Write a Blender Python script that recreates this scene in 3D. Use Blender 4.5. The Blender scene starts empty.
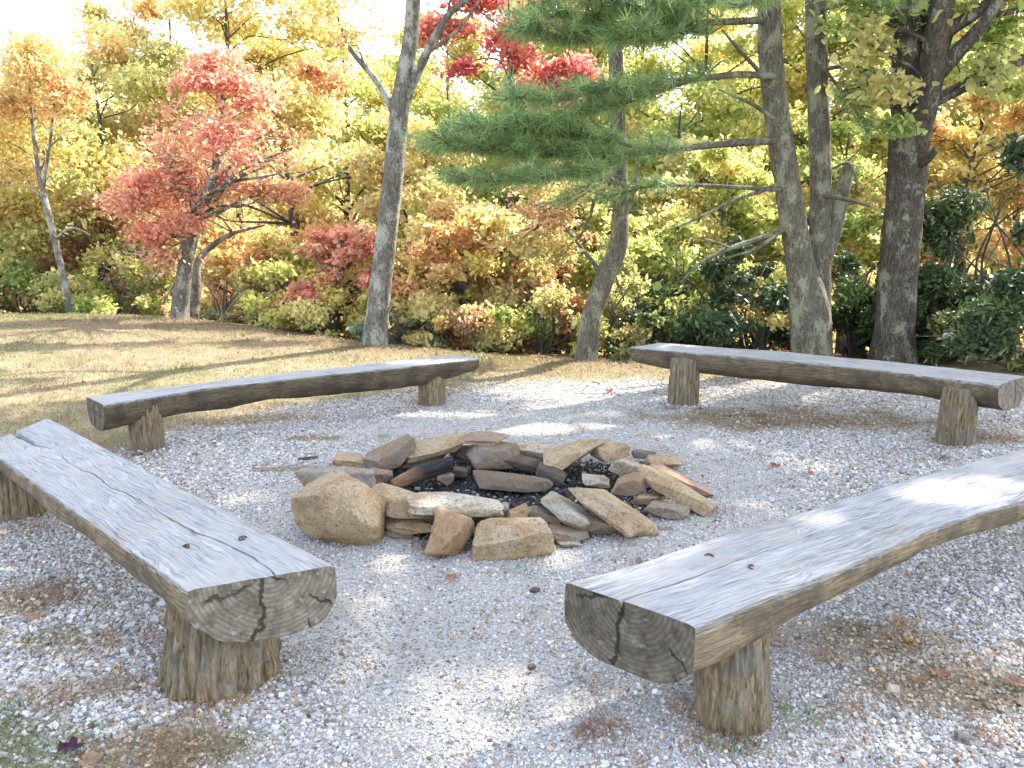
import bpy, math, random
import numpy as np
from mathutils import Vector

SC = bpy.context.scene
COL = SC.collection
R0 = np.random.default_rng(7)
PI = math.pi

# ------------------------------------------------------------------ camera
FPX, YH, CAMH = 850.0, 205.0, 1.65
PITCH = math.atan((384 - YH) / FPX)
CP, SP = math.cos(PITCH), math.sin(PITCH)

def ray(u, v):
    x = (u - 512) / FPX; yv = -(v - 384) / FPX
    return np.array([x, CP + yv * SP, -SP + yv * CP])
def un(u, v, z=0.0):                       # point of the sight line at height z
    d = ray(u, v); t = (z - CAMH) / d[2]
    return np.array([0, 0, CAMH]) + t * d
def at(u, v, y):                           # point of the sight line at distance y
    d = ray(u, v)
    return np.array([0, 0, CAMH]) + d * (y / d[1])

# ------------------------------------------------------------------ noise
def _h(ix, iy, iz, s):
    n = (ix * 374761393 + iy * 668265263 + iz * 2147483647 + s * 1274126177) & 0xFFFFFFFF
    n = ((n ^ (n >> 13)) * 1274126177) & 0xFFFFFFFF
    return ((n ^ (n >> 16)) & 0xFFFFFF) / float(0xFFFFFF)
def noise(P, f=1.0, seed=0):               # value noise in -1..1
    P = np.asarray(P, float) * f
    i = np.floor(P).astype(np.int64); w = P - i; w = w * w * (3 - 2 * w)
    r = 0
    for dx in (0, 1):
        for dy in (0, 1):
            for dz in (0, 1):
                c = _h(i[:, 0] + dx, i[:, 1] + dy, i[:, 2] + dz, seed)
                r = r + c * (w[:, 0] if dx else 1 - w[:, 0]) * (w[:, 1] if dy else 1 - w[:, 1]) * (w[:, 2] if dz else 1 - w[:, 2])
    return r * 2 - 1
def fbm(P, f=1.0, seed=0, o=3):
    r = 0; a = 1; t = 0
    for k in range(o):
        r = r + a * noise(P, f * 2 ** k, seed + k * 17); t += a; a *= .5
    return r / t
def sstep(a, b, x):
    t = np.clip((x - a) / (b - a), 0, 1); return t * t * (3 - 2 * t)

# ------------------------------------------------------------------ mesh + objects
def mesh_np(name, V, faces, attrs=None, smooth=True, sharp=None):
    """faces: list of integer arrays (n,k)"""
    me = bpy.data.meshes.new(name)
    V = np.ascontiguousarray(V, dtype=np.float32)
    me.vertices.add(len(V)); me.vertices.foreach_set('co', V.ravel())
    faces = [np.asarray(f, np.int32) for f in faces if len(f)]
    loops = np.concatenate([f.ravel() for f in faces])
    tot = np.concatenate([np.full(len(f), f.shape[1], np.int32) for f in faces])
    st = np.concatenate([[0], np.cumsum(tot)[:-1]]).astype(np.int32)
    me.loops.add(len(loops)); me.loops.foreach_set('vertex_index', loops)
    me.polygons.add(len(tot)); me.polygons.foreach_set('loop_start', st)
    me.polygons.foreach_set('use_smooth', np.full(len(tot), smooth, bool))
    for k, a in (attrs or {}).items():
        a = np.asarray(a, np.float32)
        if a.ndim == 1:
            at_ = me.attributes.new(k, 'FLOAT', 'POINT'); at_.data.foreach_set('value', a)
        else:
            if a.shape[1] == 3: a = np.concatenate([a, np.ones((len(a), 1), np.float32)], 1)
            at_ = me.attributes.new(k, 'FLOAT_COLOR', 'POINT'); at_.data.foreach_set('color', a.ravel())
    me.update(calc_edges=True); me.validate()
    if sharp: me.set_sharp_from_angle(angle=sharp)
    return me
def obj(name, me, mat, parent=None):
    o = bpy.data.objects.new(name, me); COL.objects.link(o)
    if mat: me.materials.append(mat)
    if parent: o.parent = parent
    return o
def tag(o, label, cat, group=None, kind=None):
    if label: o['label'] = label
    if cat: o['category'] = cat
    if group: o['group'] = group
    if kind: o['kind'] = kind
    return o
def thing(name, label, cat, loc, rz=0.0, group=None):
    o = bpy.data.objects.new(name, None); COL.objects.link(o)
    o.empty_display_size = .2
    o.location = Vector([float(c) for c in loc]); o.rotation_euler = (0, 0, rz)
    return tag(o, label, cat, group)

def grid_faces(nu, nv, wrap=False, off=0):
    i = np.arange(nu - 1)[:, None]; j = np.arange(nv if wrap else nv - 1)[None, :]
    a = i * nv + j; b = i * nv + (j + 1) % nv
    return np.stack([a, b, b + nv, a + nv], -1).reshape(-1, 4) + off

def resample(P, r, step):
    P = np.asarray(P, float); r = np.asarray(r, float)
    d = np.concatenate([[0], np.cumsum(np.linalg.norm(np.diff(P, axis=0), axis=1))])
    n = max(3, int(d[-1] / step) + 1); t = np.linspace(0, d[-1], n)
    # smooth the polyline (Catmull-like: cubic through np.interp of a denser blur)
    Q = np.stack([np.interp(t, d, P[:, k]) for k in range(3)], 1)
    for _ in range(2):
        Q[1:-1] = .25 * Q[:-2] + .5 * Q[1:-1] + .25 * Q[2:]
    return Q, np.interp(t, d, r)

class MB:
    def __init__(self): self.V = []; self.Q = []; self.T = []; self.n = 0
    def tube(self, P, r, seg=8, bark=0.0, seed=0, freq=9.0, cap=True):
        P = np.asarray(P, float); r = np.asarray(r, float)
        T = np.gradient(P, axis=0); T /= np.linalg.norm(T, axis=1)[:, None] + 1e-9
        ref = np.array([0.31, 0.95, 0.02]) if abs(T[0, 2]) > .5 else np.array([0, 0, 1.])
        A = np.cross(T, ref); A /= np.linalg.norm(A, axis=1)[:, None] + 1e-9
        B = np.cross(T, A)
        th = np.linspace(0, 2 * PI, seg, endpoint=False)
        D = A[:, None] * np.cos(th)[None, :, None] + B[:, None] * np.sin(th)[None, :, None]
        V = P[:, None] + D * r[:, None, None]
        if bark:
            s = np.concatenate([[0], np.cumsum(np.linalg.norm(np.diff(P, axis=0), axis=1))])
            C = np.stack([np.broadcast_to(np.cos(th), (len(P), seg)) * freq * .16, np.broadcast_to(np.sin(th), (len(P), seg)) * freq * .16,
                          np.broadcast_to(s[:, None], (len(P), seg)) * 2.2], -1).reshape(-1, 3)
            n = 1 - np.abs(fbm(C, 1.6, seed, 3)) * 2.2 + .35 * fbm(C * np.array([.5, .5, .4]), 1, seed + 5)
            V = V + D * (r[:, None] * bark * n.reshape(len(P), seg))[..., None]
        self.Q.append(grid_faces(len(P), seg, True, self.n))
        V = V.reshape(-1, 3); self.V.append(V); m = len(V)
        if cap:
            c = np.arange(seg)
            self.V.append(P[-1:]); e = self.n + m
            self.T.append(np.stack([self.n + m - seg + c, self.n + m - seg + (c + 1) % seg, np.full(seg, e)], 1)); m += 1
        self.n += m
    def mesh(self, name, attrs=None, smooth=True):
        return mesh_np(name, np.concatenate(self.V), [np.concatenate(self.Q)] + ([np.concatenate(self.T)] if self.T else []), attrs, smooth)

# ------------------------------------------------------------------ materials
def mat(name):
    m = bpy.data.materials.new(name); m.use_nodes = True
    nt = m.node_tree; nt.nodes.clear()
    return m, nt
def N(nt, t, **kw):
    n = nt.nodes.new(t)
    for k, v in kw.items():
        if k in n.inputs: n.inputs[k].default_value = v
        else: setattr(n, k, v)
    return n
def ramp(nt, fac, stops):
    r = nt.nodes.new('ShaderNodeValToRGB'); e = r.color_ramp.elements
    while len(e) < len(stops): e.new(.5)
    for x, (p, c) in zip(e, stops):
        x.position = p; x.color = (c[0], c[1], c[2], 1) if hasattr(c, '__len__') else (c, c, c, 1)
    nt.links.new(fac, r.inputs[0]); return r.outputs[0]
def mixc(nt, f, a, b, mode='MIX'):
    m = nt.nodes.new('ShaderNodeMix'); m.data_type = 'RGBA'; m.blend_type = mode
    for k, v in ((0, f), (6, a), (7, b)):
        if hasattr(v, 'is_output'): nt.links.new(v, m.inputs[k])
        else: m.inputs[k].default_value = v if k == 0 else (v[0], v[1], v[2], 1)
    return m.outputs[2]
def math_(nt, op, a, b=0.0, c=None):
    m = nt.nodes.new('ShaderNodeMath'); m.operation = op
    for k, v in enumerate((a, b) if c is None else (a, b, c)):
        if hasattr(v, 'is_output'): nt.links.new(v, m.inputs[k])
        else: m.inputs[k].default_value = v
    return m.outputs[0]
def coords(nt, scale=(1, 1, 1), out='Object', loc=(0, 0, 0)):
    tc = nt.nodes.new('ShaderNodeTexCoord'); mp = nt.nodes.new('ShaderNodeMapping')
    mp.inputs['Scale'].default_value = scale; mp.inputs['Location'].default_value = loc
    nt.links.new(tc.outputs[out], mp.inputs[0]); return mp.outputs[0]
def noi(nt, vec, scale, detail=4, rough=.55, dist=0.0):
    n = N(nt, 'ShaderNodeTexNoise', Scale=scale, Detail=detail, Roughness=rough, Distortion=dist)
    nt.links.new(vec, n.inputs['Vector']); return n.outputs[0]
def finish(nt, col, bumps=(), rough=.85, spec=.25):
    b = nt.nodes.new('ShaderNodeBsdfPrincipled'); o = nt.nodes.new('ShaderNodeOutputMaterial')
    nt.links.new(b.outputs[0], o.inputs[0])
    if hasattr(col, 'is_output'): nt.links.new(col, b.inputs['Base Color'])
    else: b.inputs['Base Color'].default_value = (*col, 1)
    b.inputs['Roughness'].default_value = rough; b.inputs['Specular IOR Level'].default_value = spec
    prev = None
    for h, s, d in bumps:
        bp = N(nt, 'ShaderNodeBump', Strength=s, Distance=d); nt.links.new(h, bp.inputs['Height'])
        if prev: nt.links.new(prev, bp.inputs['Normal'])
        prev = bp.outputs[0]
    if prev: nt.links.new(prev, b.inputs['Normal'])
    return b
def attr(nt, name, out='Fac'):
    a = nt.nodes.new('ShaderNodeAttribute'); a.attribute_name = name; return a.outputs[out]

def leaf_material(name, trans=.5, gloss=.25):
    m, nt = mat(name)
    c = attr(nt, 'leaf_col', 'Color')
    d = nt.nodes.new('ShaderNodeBsdfDiffuse'); t = nt.nodes.new('ShaderNodeBsdfTranslucent')
    g = N(nt, 'ShaderNodeBsdfGlossy', Roughness=.45)
    nt.links.new(c, d.inputs[0]); nt.links.new(c, t.inputs[0])
    mx = N(nt, 'ShaderNodeMixShader', Fac=trans); nt.links.new(d.outputs[0], mx.inputs[1]); nt.links.new(t.outputs[0], mx.inputs[2])
    fr = N(nt, 'ShaderNodeFresnel', IOR=1.35); f2 = math_(nt, 'MULTIPLY', fr.outputs[0], gloss)
    m2 = nt.nodes.new('ShaderNodeMixShader'); nt.links.new(f2, m2.inputs[0]); nt.links.new(mx.outputs[0], m2.inputs[1]); nt.links.new(g.outputs[0], m2.inputs[2])
    o = nt.nodes.new('ShaderNodeOutputMaterial'); nt.links.new(m2.outputs[0], o.inputs[0])
    return m
M_LEAF = leaf_material('leaf', .58, .2)
M_NEEDLE = leaf_material('pine_needle', .55, .3)
M_GLOSSLEAF = leaf_material('evergreen_leaf', .2, .5)
M_BLADE = leaf_material('grass_blade', .35, .1)

def bark_material(name, dark, mid, light, lichen, amount=.5):
    m, nt = mat(name)
    v = coords(nt, (1, 1, .28)); v2 = coords(nt, (1, 1, .6))
    n1 = noi(nt, v, 46, 6, .7, .4); n2 = noi(nt, v2, 7, 4); n3 = noi(nt, v2, 60, 3)
    c = ramp(nt, n1, [(.3, dark), (.5, mid), (.72, light)])
    n5 = noi(nt, coords(nt, (1, 1, .7)), 130, 4, .7)
    c = mixc(nt, ramp(nt, n5, [(.36, .75), (.5, 0.)]), c, dark)
    c = mixc(nt, ramp(nt, n5, [(.55, 0.), (.66, .7)]), c, light)
    k = ramp(nt, math_(nt, 'ADD', math_(nt, 'MULTIPLY', n2, .7), math_(nt, 'MULTIPLY', n3, .3)), [(.62 - amount * .2, 0.), (.7 - amount * .2, 1.)])
    c = mixc(nt, math_(nt, 'MULTIPLY', k, .75), c, lichen)
    finish(nt, c, [(n1, .9, .02), (n3, .4, .006)], .92, .1)
    return m
M_BARK_GREY = bark_material('grey_mottled_bark', (.04, .035, .03), (.13, .12, .1), (.29, .275, .245), (.36, .36, .31), .65)
M_BARK_PINE = bark_material('pine_bark', (.035, .03, .023), (.125, .11, .083), (.24, .215, .165), (.28, .29, .2), .62)
M_BARK_OAK = bark_material('oak_bark', (.02, .016, .013), (.075, .062, .05), (.17, .15, .12), (.26, .26, .2), .45)
M_BARK_THIN = bark_material('thin_bark', (.035, .03, .025), (.09, .08, .065), (.18, .165, .14), (.22, .22, .18), .3)

def seat_material():
    m, nt = mat('weathered_log_wood')
    p0 = coords(nt); wv = nt.nodes.new('ShaderNodeCombineXYZ')
    wz = math_(nt, 'MULTIPLY', math_(nt, 'SUBTRACT', noi(nt, coords(nt, (.8, 2.5, 1)), 2.2, 3), .5), .12); nt.links.new(wz, wv.inputs[1])
    wa = nt.nodes.new('ShaderNodeVectorMath'); wa.operation = 'ADD'; nt.links.new(p0, wa.inputs[0]); nt.links.new(wv.outputs[0], wa.inputs[1])
    def wcoords(sc):
        mp = nt.nodes.new('ShaderNodeMapping'); mp.inputs['Scale'].default_value = sc; nt.links.new(wa.outputs[0], mp.inputs[0]); return mp.outputs[0]
    g = wcoords((1.2, 26, 26)); g2 = coords(nt, (.7, 9, 9)); p = coords(nt)
    streak = noi(nt, g, 5, 7, .7, .6); wide = noi(nt, g2, 2.2, 4, .6, .8); fine = noi(nt, coords(nt, (6, 160, 160)), 3, 4, .7)
    blot = noi(nt, p, 6, 5, .6)
    top = ramp(nt, streak, [(.28, (.09, .089, .088)), (.43, (.27, .27, .274)), (.56, (.4, .4, .405)), (.78, (.54, .54, .54))])
    top = mixc(nt, ramp(nt, wide, [(.38, 1.), (.5, 0.)]), top, (.33, .333, .34))
    chl = noi(nt, wcoords((.55, 34, 34)), 2.6, 3, .5, .25)
    lines = ramp(nt, math_(nt, 'ABSOLUTE', math_(nt, 'SUBTRACT', chl, .5)), [(.006, 1.), (.022, 0.)])
    lines = math_(nt, 'MULTIPLY', lines, ramp(nt, noi(nt, p, 3.3, 3), [(.45, 0.), (.58, 1.)]))
    top = mixc(nt, math_(nt, 'MULTIPLY', lines, .8), top, (.09, .085, .08))
    top = mixc(nt, ramp(nt, blot, [(.52, 0.), (.68, .6)]), top, (.4, .355, .3))
    top = mixc(nt, ramp(nt, noi(nt, p, 2.2, 5, .6), [(.5, 0.), (.66, .3)]), top, (.46, .45, .43))
    side = ramp(nt, streak, [(.3, (.05, .037, .025)), (.44, (.17, .128, .08)), (.6, (.31, .24, .15)), (.8, (.43, .355, .25))])
    side = mixc(nt, ramp(nt, blot, [(.4, .75), (.54, 0.)]), side, (.1, .08, .06))
    # sawn end: rings round the heart, checks, pale lichen
    e = nt.nodes.new('ShaderNodeTexCoord'); sx = nt.nodes.new('ShaderNodeSeparateXYZ'); nt.links.new(e.outputs['Object'], sx.inputs[0])
    yy = math_(nt, 'ADD', sx.outputs[1], 0.02); zz = math_(nt, 'SUBTRACT', sx.outputs[2], attr(nt, 'pith'))
    rr = math_(nt, 'SQRT', math_(nt, 'ADD', math_(nt, 'MULTIPLY', yy, yy), math_(nt, 'MULTIPLY', zz, zz)))
    rr = math_(nt, 'ADD', rr, math_(nt, 'MULTIPLY', noi(nt, p, 9, 3), .03))
    ring = math_(nt, 'SINE', math_(nt, 'MULTIPLY', rr, 380))
    en = noi(nt, p, 22, 6, .65)
    end = ramp(nt, en, [(.3, (.1, .08, .058)), (.52, (.24, .2, .15)), (.75, (.38, .33, .265))])
    end = mixc(nt, math_(nt, 'MULTIPLY', math_(nt, 'ADD', ring, 1), .2), end, (.08, .068, .055))
    oi = nt.nodes.new('ShaderNodeObjectInfo'); rnd = oi.outputs['Random']
    pn = nt.nodes.new('ShaderNodeVectorMath'); pn.operation = 'ADD'; nt.links.new(p, pn.inputs[0])
    cxr = nt.nodes.new('ShaderNodeCombineXYZ')
    for k in range(3): nt.links.new(math_(nt, 'MULTIPLY', rnd, 17. + 5 * k), cxr.inputs[k])
    nt.links.new(cxr.outputs[0], pn.inputs[1])
    wn = math_(nt, 'ADD', math_(nt, 'MULTIPLY', math_(nt, 'SUBTRACT', noi(nt, pn.outputs[0], 5, 5, .6), .5), .16), math_(nt, 'MULTIPLY', math_(nt, 'SUBTRACT', noi(nt, pn.outputs[0], 40, 3, .6), .5), .012))
    chk = None
    for ang, off, wd, cut in ((.25, .015, .0035, .1), (1.15, -.05, .0028, .45), (2.2, .03, .0022, .5), (-.6, .07, .0018, .55)):
        ln = math_(nt, 'ADD', math_(nt, 'ADD', math_(nt, 'MULTIPLY', sx.outputs[1], math.cos(ang)), math_(nt, 'MULTIPLY', zz, math.sin(ang))), math_(nt, 'ADD', wn, math_(nt, 'MULTIPLY', math_(nt, 'SUBTRACT', rnd, .5), off)))
        l1 = ramp(nt, math_(nt, 'DIVIDE', math_(nt, 'ABSOLUTE', ln), wd * 3), [(.25, 1.), (.9, 0.)])
        l1 = math_(nt, 'MULTIPLY', l1, ramp(nt, noi(nt, coords(nt, loc=(ang * 9, 3, off * 70)), 4, 2), [(cut - .06, 0.), (cut + .03, 1.)]))
        chk = l1 if chk is None else math_(nt, 'MAXIMUM', chk, l1)
    end = mixc(nt, math_(nt, 'MULTIPLY', chk, .8), end, (.03, .025, .02))
    ls = ramp(nt, noi(nt, p, 30, 3, .5, .3), [(.62, 0.), (.7, .8)])
    end = mixc(nt, math_(nt, 'MULTIPLY', ls, .7), end, (.42, .41, .37))
    oc = nt.nodes.new('ShaderNodeObjectInfo'); osp = nt.nodes.new('ShaderNodeSeparateColor'); nt.links.new(oc.outputs['Color'], osp.inputs[0])
    def dull(col, f):
        cb = nt.nodes.new('ShaderNodeCombineColor')
        for k in range(3): nt.links.new(f, cb.inputs[k])
        return mixc(nt, 1.0, col, cb.outputs[0], 'MULTIPLY')
    side = dull(side, osp.outputs[0]); end = dull(end, osp.outputs[1])
    tf = math_(nt, 'MULTIPLY', attr(nt, 'top'), 1.0); tf = ramp(nt, math_(nt, 'ADD', tf, math_(nt, 'MULTIPLY', math_(nt, 'SUBTRACT', streak, .5), .9)), [(.3, 0.), (.7, 1.)])
    c = mixc(nt, tf, side, top)
    c = mixc(nt, attr(nt, 'end'), c, end)
    h2 = math_(nt, 'MULTIPLY', attr(nt, 'end'), math_(nt, 'MULTIPLY', chk, -1.))
    finish(nt, c, [(streak, .7, .014), (fine, .4, .004), (math_(nt, 'MULTIPLY', lines, -1.), .6, .006), (blot, .35, .02), (h2, .9, .012)], .85, .2)
    return m
M_SEAT = seat_material()

def leg_material():
    m, nt = mat('split_post_wood')
    v = coords(nt, (22, 22, 3.2)); p = coords(nt)
    s = noi(nt, v, 3, 8, .72, 1.1); b = noi(nt, p, 9, 4); f = noi(nt, coords(nt, (90, 90, 5)), 3, 4, .7)
    c = ramp(nt, s, [(.3, (.03, .023, .016)), (.44, (.145, .107, .064)), (.6, (.3, .236, .145)), (.78, (.42, .35, .235))])
    c = mixc(nt, ramp(nt, b, [(.48, 0.), (.62, .7)]), c, (.17, .16, .135))
    finish(nt, c, [(s, .8, .015), (f, .4, .004)], .88, .15)
    return m
M_LEG = leg_material()

def stone_material():
    m, nt = mat('field_stone')
    oi = nt.nodes.new('ShaderNodeObjectInfo'); p = coords(nt)
    off = nt.nodes.new('ShaderNodeVectorMath'); off.operation = 'ADD'; nt.links.new(p, off.inputs[0])
    sc = math_(nt, 'MULTIPLY', oi.outputs['Random'], 40.); cx = nt.nodes.new('ShaderNodeCombineXYZ')
    for k in range(3): nt.links.new(sc, cx.inputs[k])
    nt.links.new(cx.outputs[0], off.inputs[1]); P = off.outputs[0]
    n1 = noi(nt, P, 7, 6, .6, .3); n2 = noi(nt, P, 26, 5, .65); n3 = noi(nt, P, 120, 3, .7); n4 = noi(nt, P, 3.5, 3)
    base = oi.outputs['Color']
    c = mixc(nt, ramp(nt, n1, [(.38, .7), (.55, 0.)]), base, (.28, .175, .09))
    c = mixc(nt, ramp(nt, n4, [(.52, 0.), (.68, .45)]), c, (.33, .3, .25))
    c = mixc(nt, ramp(nt, n2, [(.28, .75), (.42, 0.)]), c, (.06, .05, .042))
    c = mixc(nt, ramp(nt, n3, [(.34, .6), (.52, 0.)]), c, (.09, .075, .06))
    n6 = noi(nt, P, 55, 5, .7, .5); c = mixc(nt, ramp(nt, n6, [(.36, .6), (.5, 0.)]), c, (.13, .1, .075)); c = mixc(nt, ramp(nt, n6, [(.6, 0.), (.7, .45)]), c, (.46, .42, .35))
    c = mixc(nt, ramp(nt, n2, [(.62, 0.), (.78, .4)]), c, (.42, .4, .34))
    soot = attr(nt, 'soot')
    c = mixc(nt, soot, c, (.022, .019, .018))
    finish(nt, c, [(n1, .45, .025), (n2, .65, .014), (n6, .5, .008), (n3, .5, .004)], .88, .2)
    return m
M_STONE = stone_material()

def ground_material():
    m, nt = mat('gravel_and_lawn')
    p = coords(nt)
    vo = nt.nodes.new('ShaderNodeTexVoronoi'); vo.inputs['Scale'].default_value = 62; nt.links.new(p, vo.inputs['Vector'])
    sep = nt.nodes.new('ShaderNodeSeparateColor'); nt.links.new(vo.outputs['Color'], sep.inputs[0])
    gr = ramp(nt, sep.outputs[0], [(.0, (.2, .195, .185)), (.3, (.36, .352, .34)), (.6, (.5, .49, .475)), (1., (.66, .65, .63))])
    gr = mixc(nt, ramp(nt, vo.outputs['Distance'], [(.35, 0.), (.8, .7)]), gr, (.16, .15, .14))
    fn = noi(nt, p, 240, 4, .75); fn2 = noi(nt, p, 5, 5, .6)
    du = ramp(nt, fn, [(.34, (.1, .097, .092)), (.5, (.36, .353, .342)), (.66, (.62, .61, .59))])
    du = mixc(nt, ramp(nt, fn2, [(.4, .4), (.6, 0.)]), du, (.3, .285, .26))
    gr = mixc(nt, math_(nt, 'MULTIPLY', attr(nt, 'fine'), .8), gr, du)
    dirt = noi(nt, p, 1.7, 6, .65)
    gr = mixc(nt, ramp(nt, dirt, [(.55, 0.), (.68, .7)]), gr, (.21, .175, .13))
    n1 = noi(nt, p, 1.3, 6, .65); n2 = noi(nt, p, 14, 5, .7); n3 = noi(nt, p, 70, 3, .7)
    la = ramp(nt, n1, [(.35, (.13, .135, .065)), (.5, (.22, .18, .11)), (.65, (.28, .22, .14))])
    la = mixc(nt, ramp(nt, n2, [(.35, .6), (.5, 0.)]), la, (.14, .1, .06))
    la = mixc(nt, ramp(nt, n3, [(.5, 0.), (.7, .5)]), la, (.34, .28, .185))
    fo = ramp(nt, n2, [(.3, (.06, .045, .025)), (.55, (.15, .1, .05)), (.75, (.28, .19, .08))])
    la = mixc(nt, attr(nt, 'forest'), la, fo)
    lit = ramp(nt, n2, [(.3, (.1, .08, .06)), (.5, (.2, .165, .12)), (.7, (.32, .27, .2))])
    gr = mixc(nt, attr(nt, 'litter'), gr, lit)
    c = mixc(nt, attr(nt, 'gravel'), la, gr)
    c = mixc(nt, attr(nt, 'ash'), c, ramp(nt, n3, [(.3, (.012, .011, .012)), (.6, (.06, .057, .058)), (.75, (.2, .195, .19))]))
    finish(nt, c, [(vo.outputs['Distance'], .6, -.01), (n3, .5, .01)], .95, .1)
    return m
M_GROUND = ground_material()

def colattr_material(name, rough=.85, spec=.2, bump=0):
    m, nt = mat(name); c = attr(nt, 'leaf_col', 'Color')
    n = noi(nt, coords(nt), 260, 3, .6)
    c = mixc(nt, ramp(nt, n, [(.35, .3), (.6, 0.)]), c, (.12, .11, .1))
    finish(nt, c, [(n, bump, .003)] if bump else (), rough, spec); return m
M_PEBBLE = colattr_material('pebble', .85, .2, .5)
def simple(name, col, rough, spec, nscale=60, metal=0):
    m, nt = mat(name); n = noi(nt, coords(nt), nscale, 5, .65)
    c = mixc(nt, ramp(nt, n, [(.35, .7), (.6, 0.)]), col, tuple(x * .4 for x in col))
    b = finish(nt, c, [(n, .5, .004)], rough, spec); b.inputs['Metallic'].default_value = metal; return m
M_RUST = simple('rusted_iron', (.12, .07, .045), .7, .3, 200)
def char_material():
    m, nt = mat('charred_wood'); p = coords(nt, (3, 30, 30)); n = noi(nt, p, 2.4, 6, .7)
    sx = nt.nodes.new('ShaderNodeSeparateXYZ'); tc = nt.nodes.new('ShaderNodeTexCoord'); nt.links.new(tc.outputs['Object'], sx.inputs[0])
    c = ramp(nt, n, [(.3, (.006, .006, .006)), (.6, (.035, .032, .032)), (.8, (.12, .115, .11))])
    k = ramp(nt, math_(nt, 'ADD', sx.outputs[0], math_(nt, 'MULTIPLY', n, .2)), [(.0, 1.), (.12, 0.)])
    br = ramp(nt, n, [(.3, (.1, .05, .025)), (.7, (.36, .2, .11))])
    c = mixc(nt, k, c, br); finish(nt, c, [(n, .9, .02)], .8, .3); return m

# ------------------------------------------------------------------ terrain
EX = [-30, -12, -7.4, -4.5, -1.9, -.3, 1.2, 4, 8, 14, 30]
EY = [16, 13.6, 12.4, 11.7, 10.1, 9.2, 8.8, 8.9, 9.6, 10.5, 12]
def edge(x): return np.interp(x, EX, EY)
def gz(x, y):
    x = np.asarray(x, float); y = np.asarray(y, float)
    d = y - edge(x)
    z = -np.where(d > 0, .11 * d ** 1.25, 0) ; z = np.maximum(z, -9 - 0 * z)
    z = z + .16 * np.exp(-(((x + 6.5) / 3.2) ** 2 + ((y - 10.5) / 2.6) ** 2)) * sstep(-1.0, -3.5, x)
    z = z + sstep(60, 150, y) * 22
    return z
# gravel outline (world), from the clearing's edge as seen in the photograph
GP = np.array([un(-260, 560)[:2], un(30, 470)[:2], un(95, 452)[:2], un(215, 424)[:2], un(300, 404)[:2], un(400, 391)[:2], un(470, 386)[:2],
               un(560, 381)[:2], un(640, 381)[:2], un(760, 381)[:2], un(900, 386)[:2], un(1060, 396)[:2], [6.5, 5.5], [6.5, -1], [-.6, -1], un(200, 810)[:2], un(145, 738)[:2], un(55, 698)[:2], un(-80, 668)[:2], [-3.6, 1.8]])
def sdf(x, y):
    x = np.asarray(x, float); y = np.asarray(y, float)
    inside = np.zeros(x.shape, bool); dm = np.full(x.shape, 1e9)
    n = len(GP)
    for i in range(n):
        a, b = GP[i], GP[(i + 1) % n]
        c = ((a[1] > y) != (b[1] > y)) & (x < (b[0] - a[0]) * (y - a[1]) / (b[1] - a[1] + 1e-12) + a[0]); inside ^= c
        e = b - a; t = np.clip(((x - a[0]) * e[0] + (y - a[1]) * e[1]) / (e @ e), 0, 1)
        dm = np.minimum(dm, np.hypot(x - a[0] - t * e[0], y - a[1] - t * e[1]))
    return np.where(inside, dm, -dm)
RC = un(506, 492)[:2] + np.array([0, .03]); RX, RY = 1.02, .88      # fire ring centre and half axes
def gravel_mask(x, y):
    P = np.stack([x, y, 0 * x], 1)
    return sstep(-.3, .3, sdf(x, y) + .4 * fbm(P, 1.6, 3, 4))
LIT = [(un(790, 420), 1.7, .5), (un(300, 470), .5, .1), (un(860, 640), .45, .22), (un(940, 690), .5, .25), (un(170, 745), .4, .16), (un(110, 690), .35, .16), (un(80, 640), .5, .2),
       (un(240, 420), .8, .25), (un(1010, 440), .7, .3), (un(320, 440), .5, .13), (un(30, 600), .4, .3)]
def litter_mask(x, y):
    P = np.stack([x, y, 0 * x], 1); m = 0 * x
    for c, rx, ry in LIT: m = np.maximum(m, np.exp(-(((x - c[0]) / rx) ** 2 + ((y - c[1]) / ry) ** 2)))
    return sstep(.4, .95, m + .45 * fbm(P, 3.0, 9, 4))
def fine_mask(x, y):                     # the trodden, dusty middle of the clearing
    P = np.stack([x, y, 0 * x], 1)
    d = np.hypot((x - .15) / 1.75, (y - 4.6) / 2.9)
    d2 = np.hypot((x + .1) / .62, (y - 2.9) / 1.5)
    return sstep(1.08, .72, np.minimum(d, d2) + .22 * fbm(P, 1.9, 14, 4))
def ash_mask(x, y):
    P = np.stack([x, y, 0 * x], 1)
    return sstep(.98, .7, np.hypot((x - RC[0]) / RX, (y - RC[1]) / RY) + .12 * fbm(P, 5, 4, 3))

def span(a, b, d): return np.arange(a, b, d)
def build_ground():
    xs = np.concatenate([-np.geomspace(400, 9, 26), span(-8.5, -4.5, .22), span(-4.4, 4.4, .045), span(4.5, 8.5, .22), np.geomspace(9, 400, 26)])
    ys = np.concatenate([[-200, -60, -20, -8, -3, -1], span(0, 1.2, .2), span(1.2, 7.5, .045), span(7.5, 16, .16), np.geomspace(16.2, 900, 40)])
    X, Y = np.meshgrid(xs, ys, indexing='ij'); x, y = X.ravel(), Y.ravel(); z = gz(x, y)
    P = np.stack([x, y, 0 * x], 1)
    z = z + .012 * fbm(P, 3, 2, 3) + .02 * fbm(P, .7, 5, 2)
    a = ash_mask(x, y); z = z - .03 * a
    fo = sstep(-.7, .3, y - edge(x) + .5 * fbm(P, 1.2, 8, 3))
    me = mesh_np('ground', np.stack([x, y, z], 1), [grid_faces(len(xs), len(ys))[:, ::-1]],
                 {'gravel': gravel_mask(x, y), 'fine': fine_mask(x, y), 'litter': litter_mask(x, y), 'ash': a, 'forest': fo})
    o = obj('ground', me, M_GROUND); o['kind'] = 'structure'
build_ground()
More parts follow.
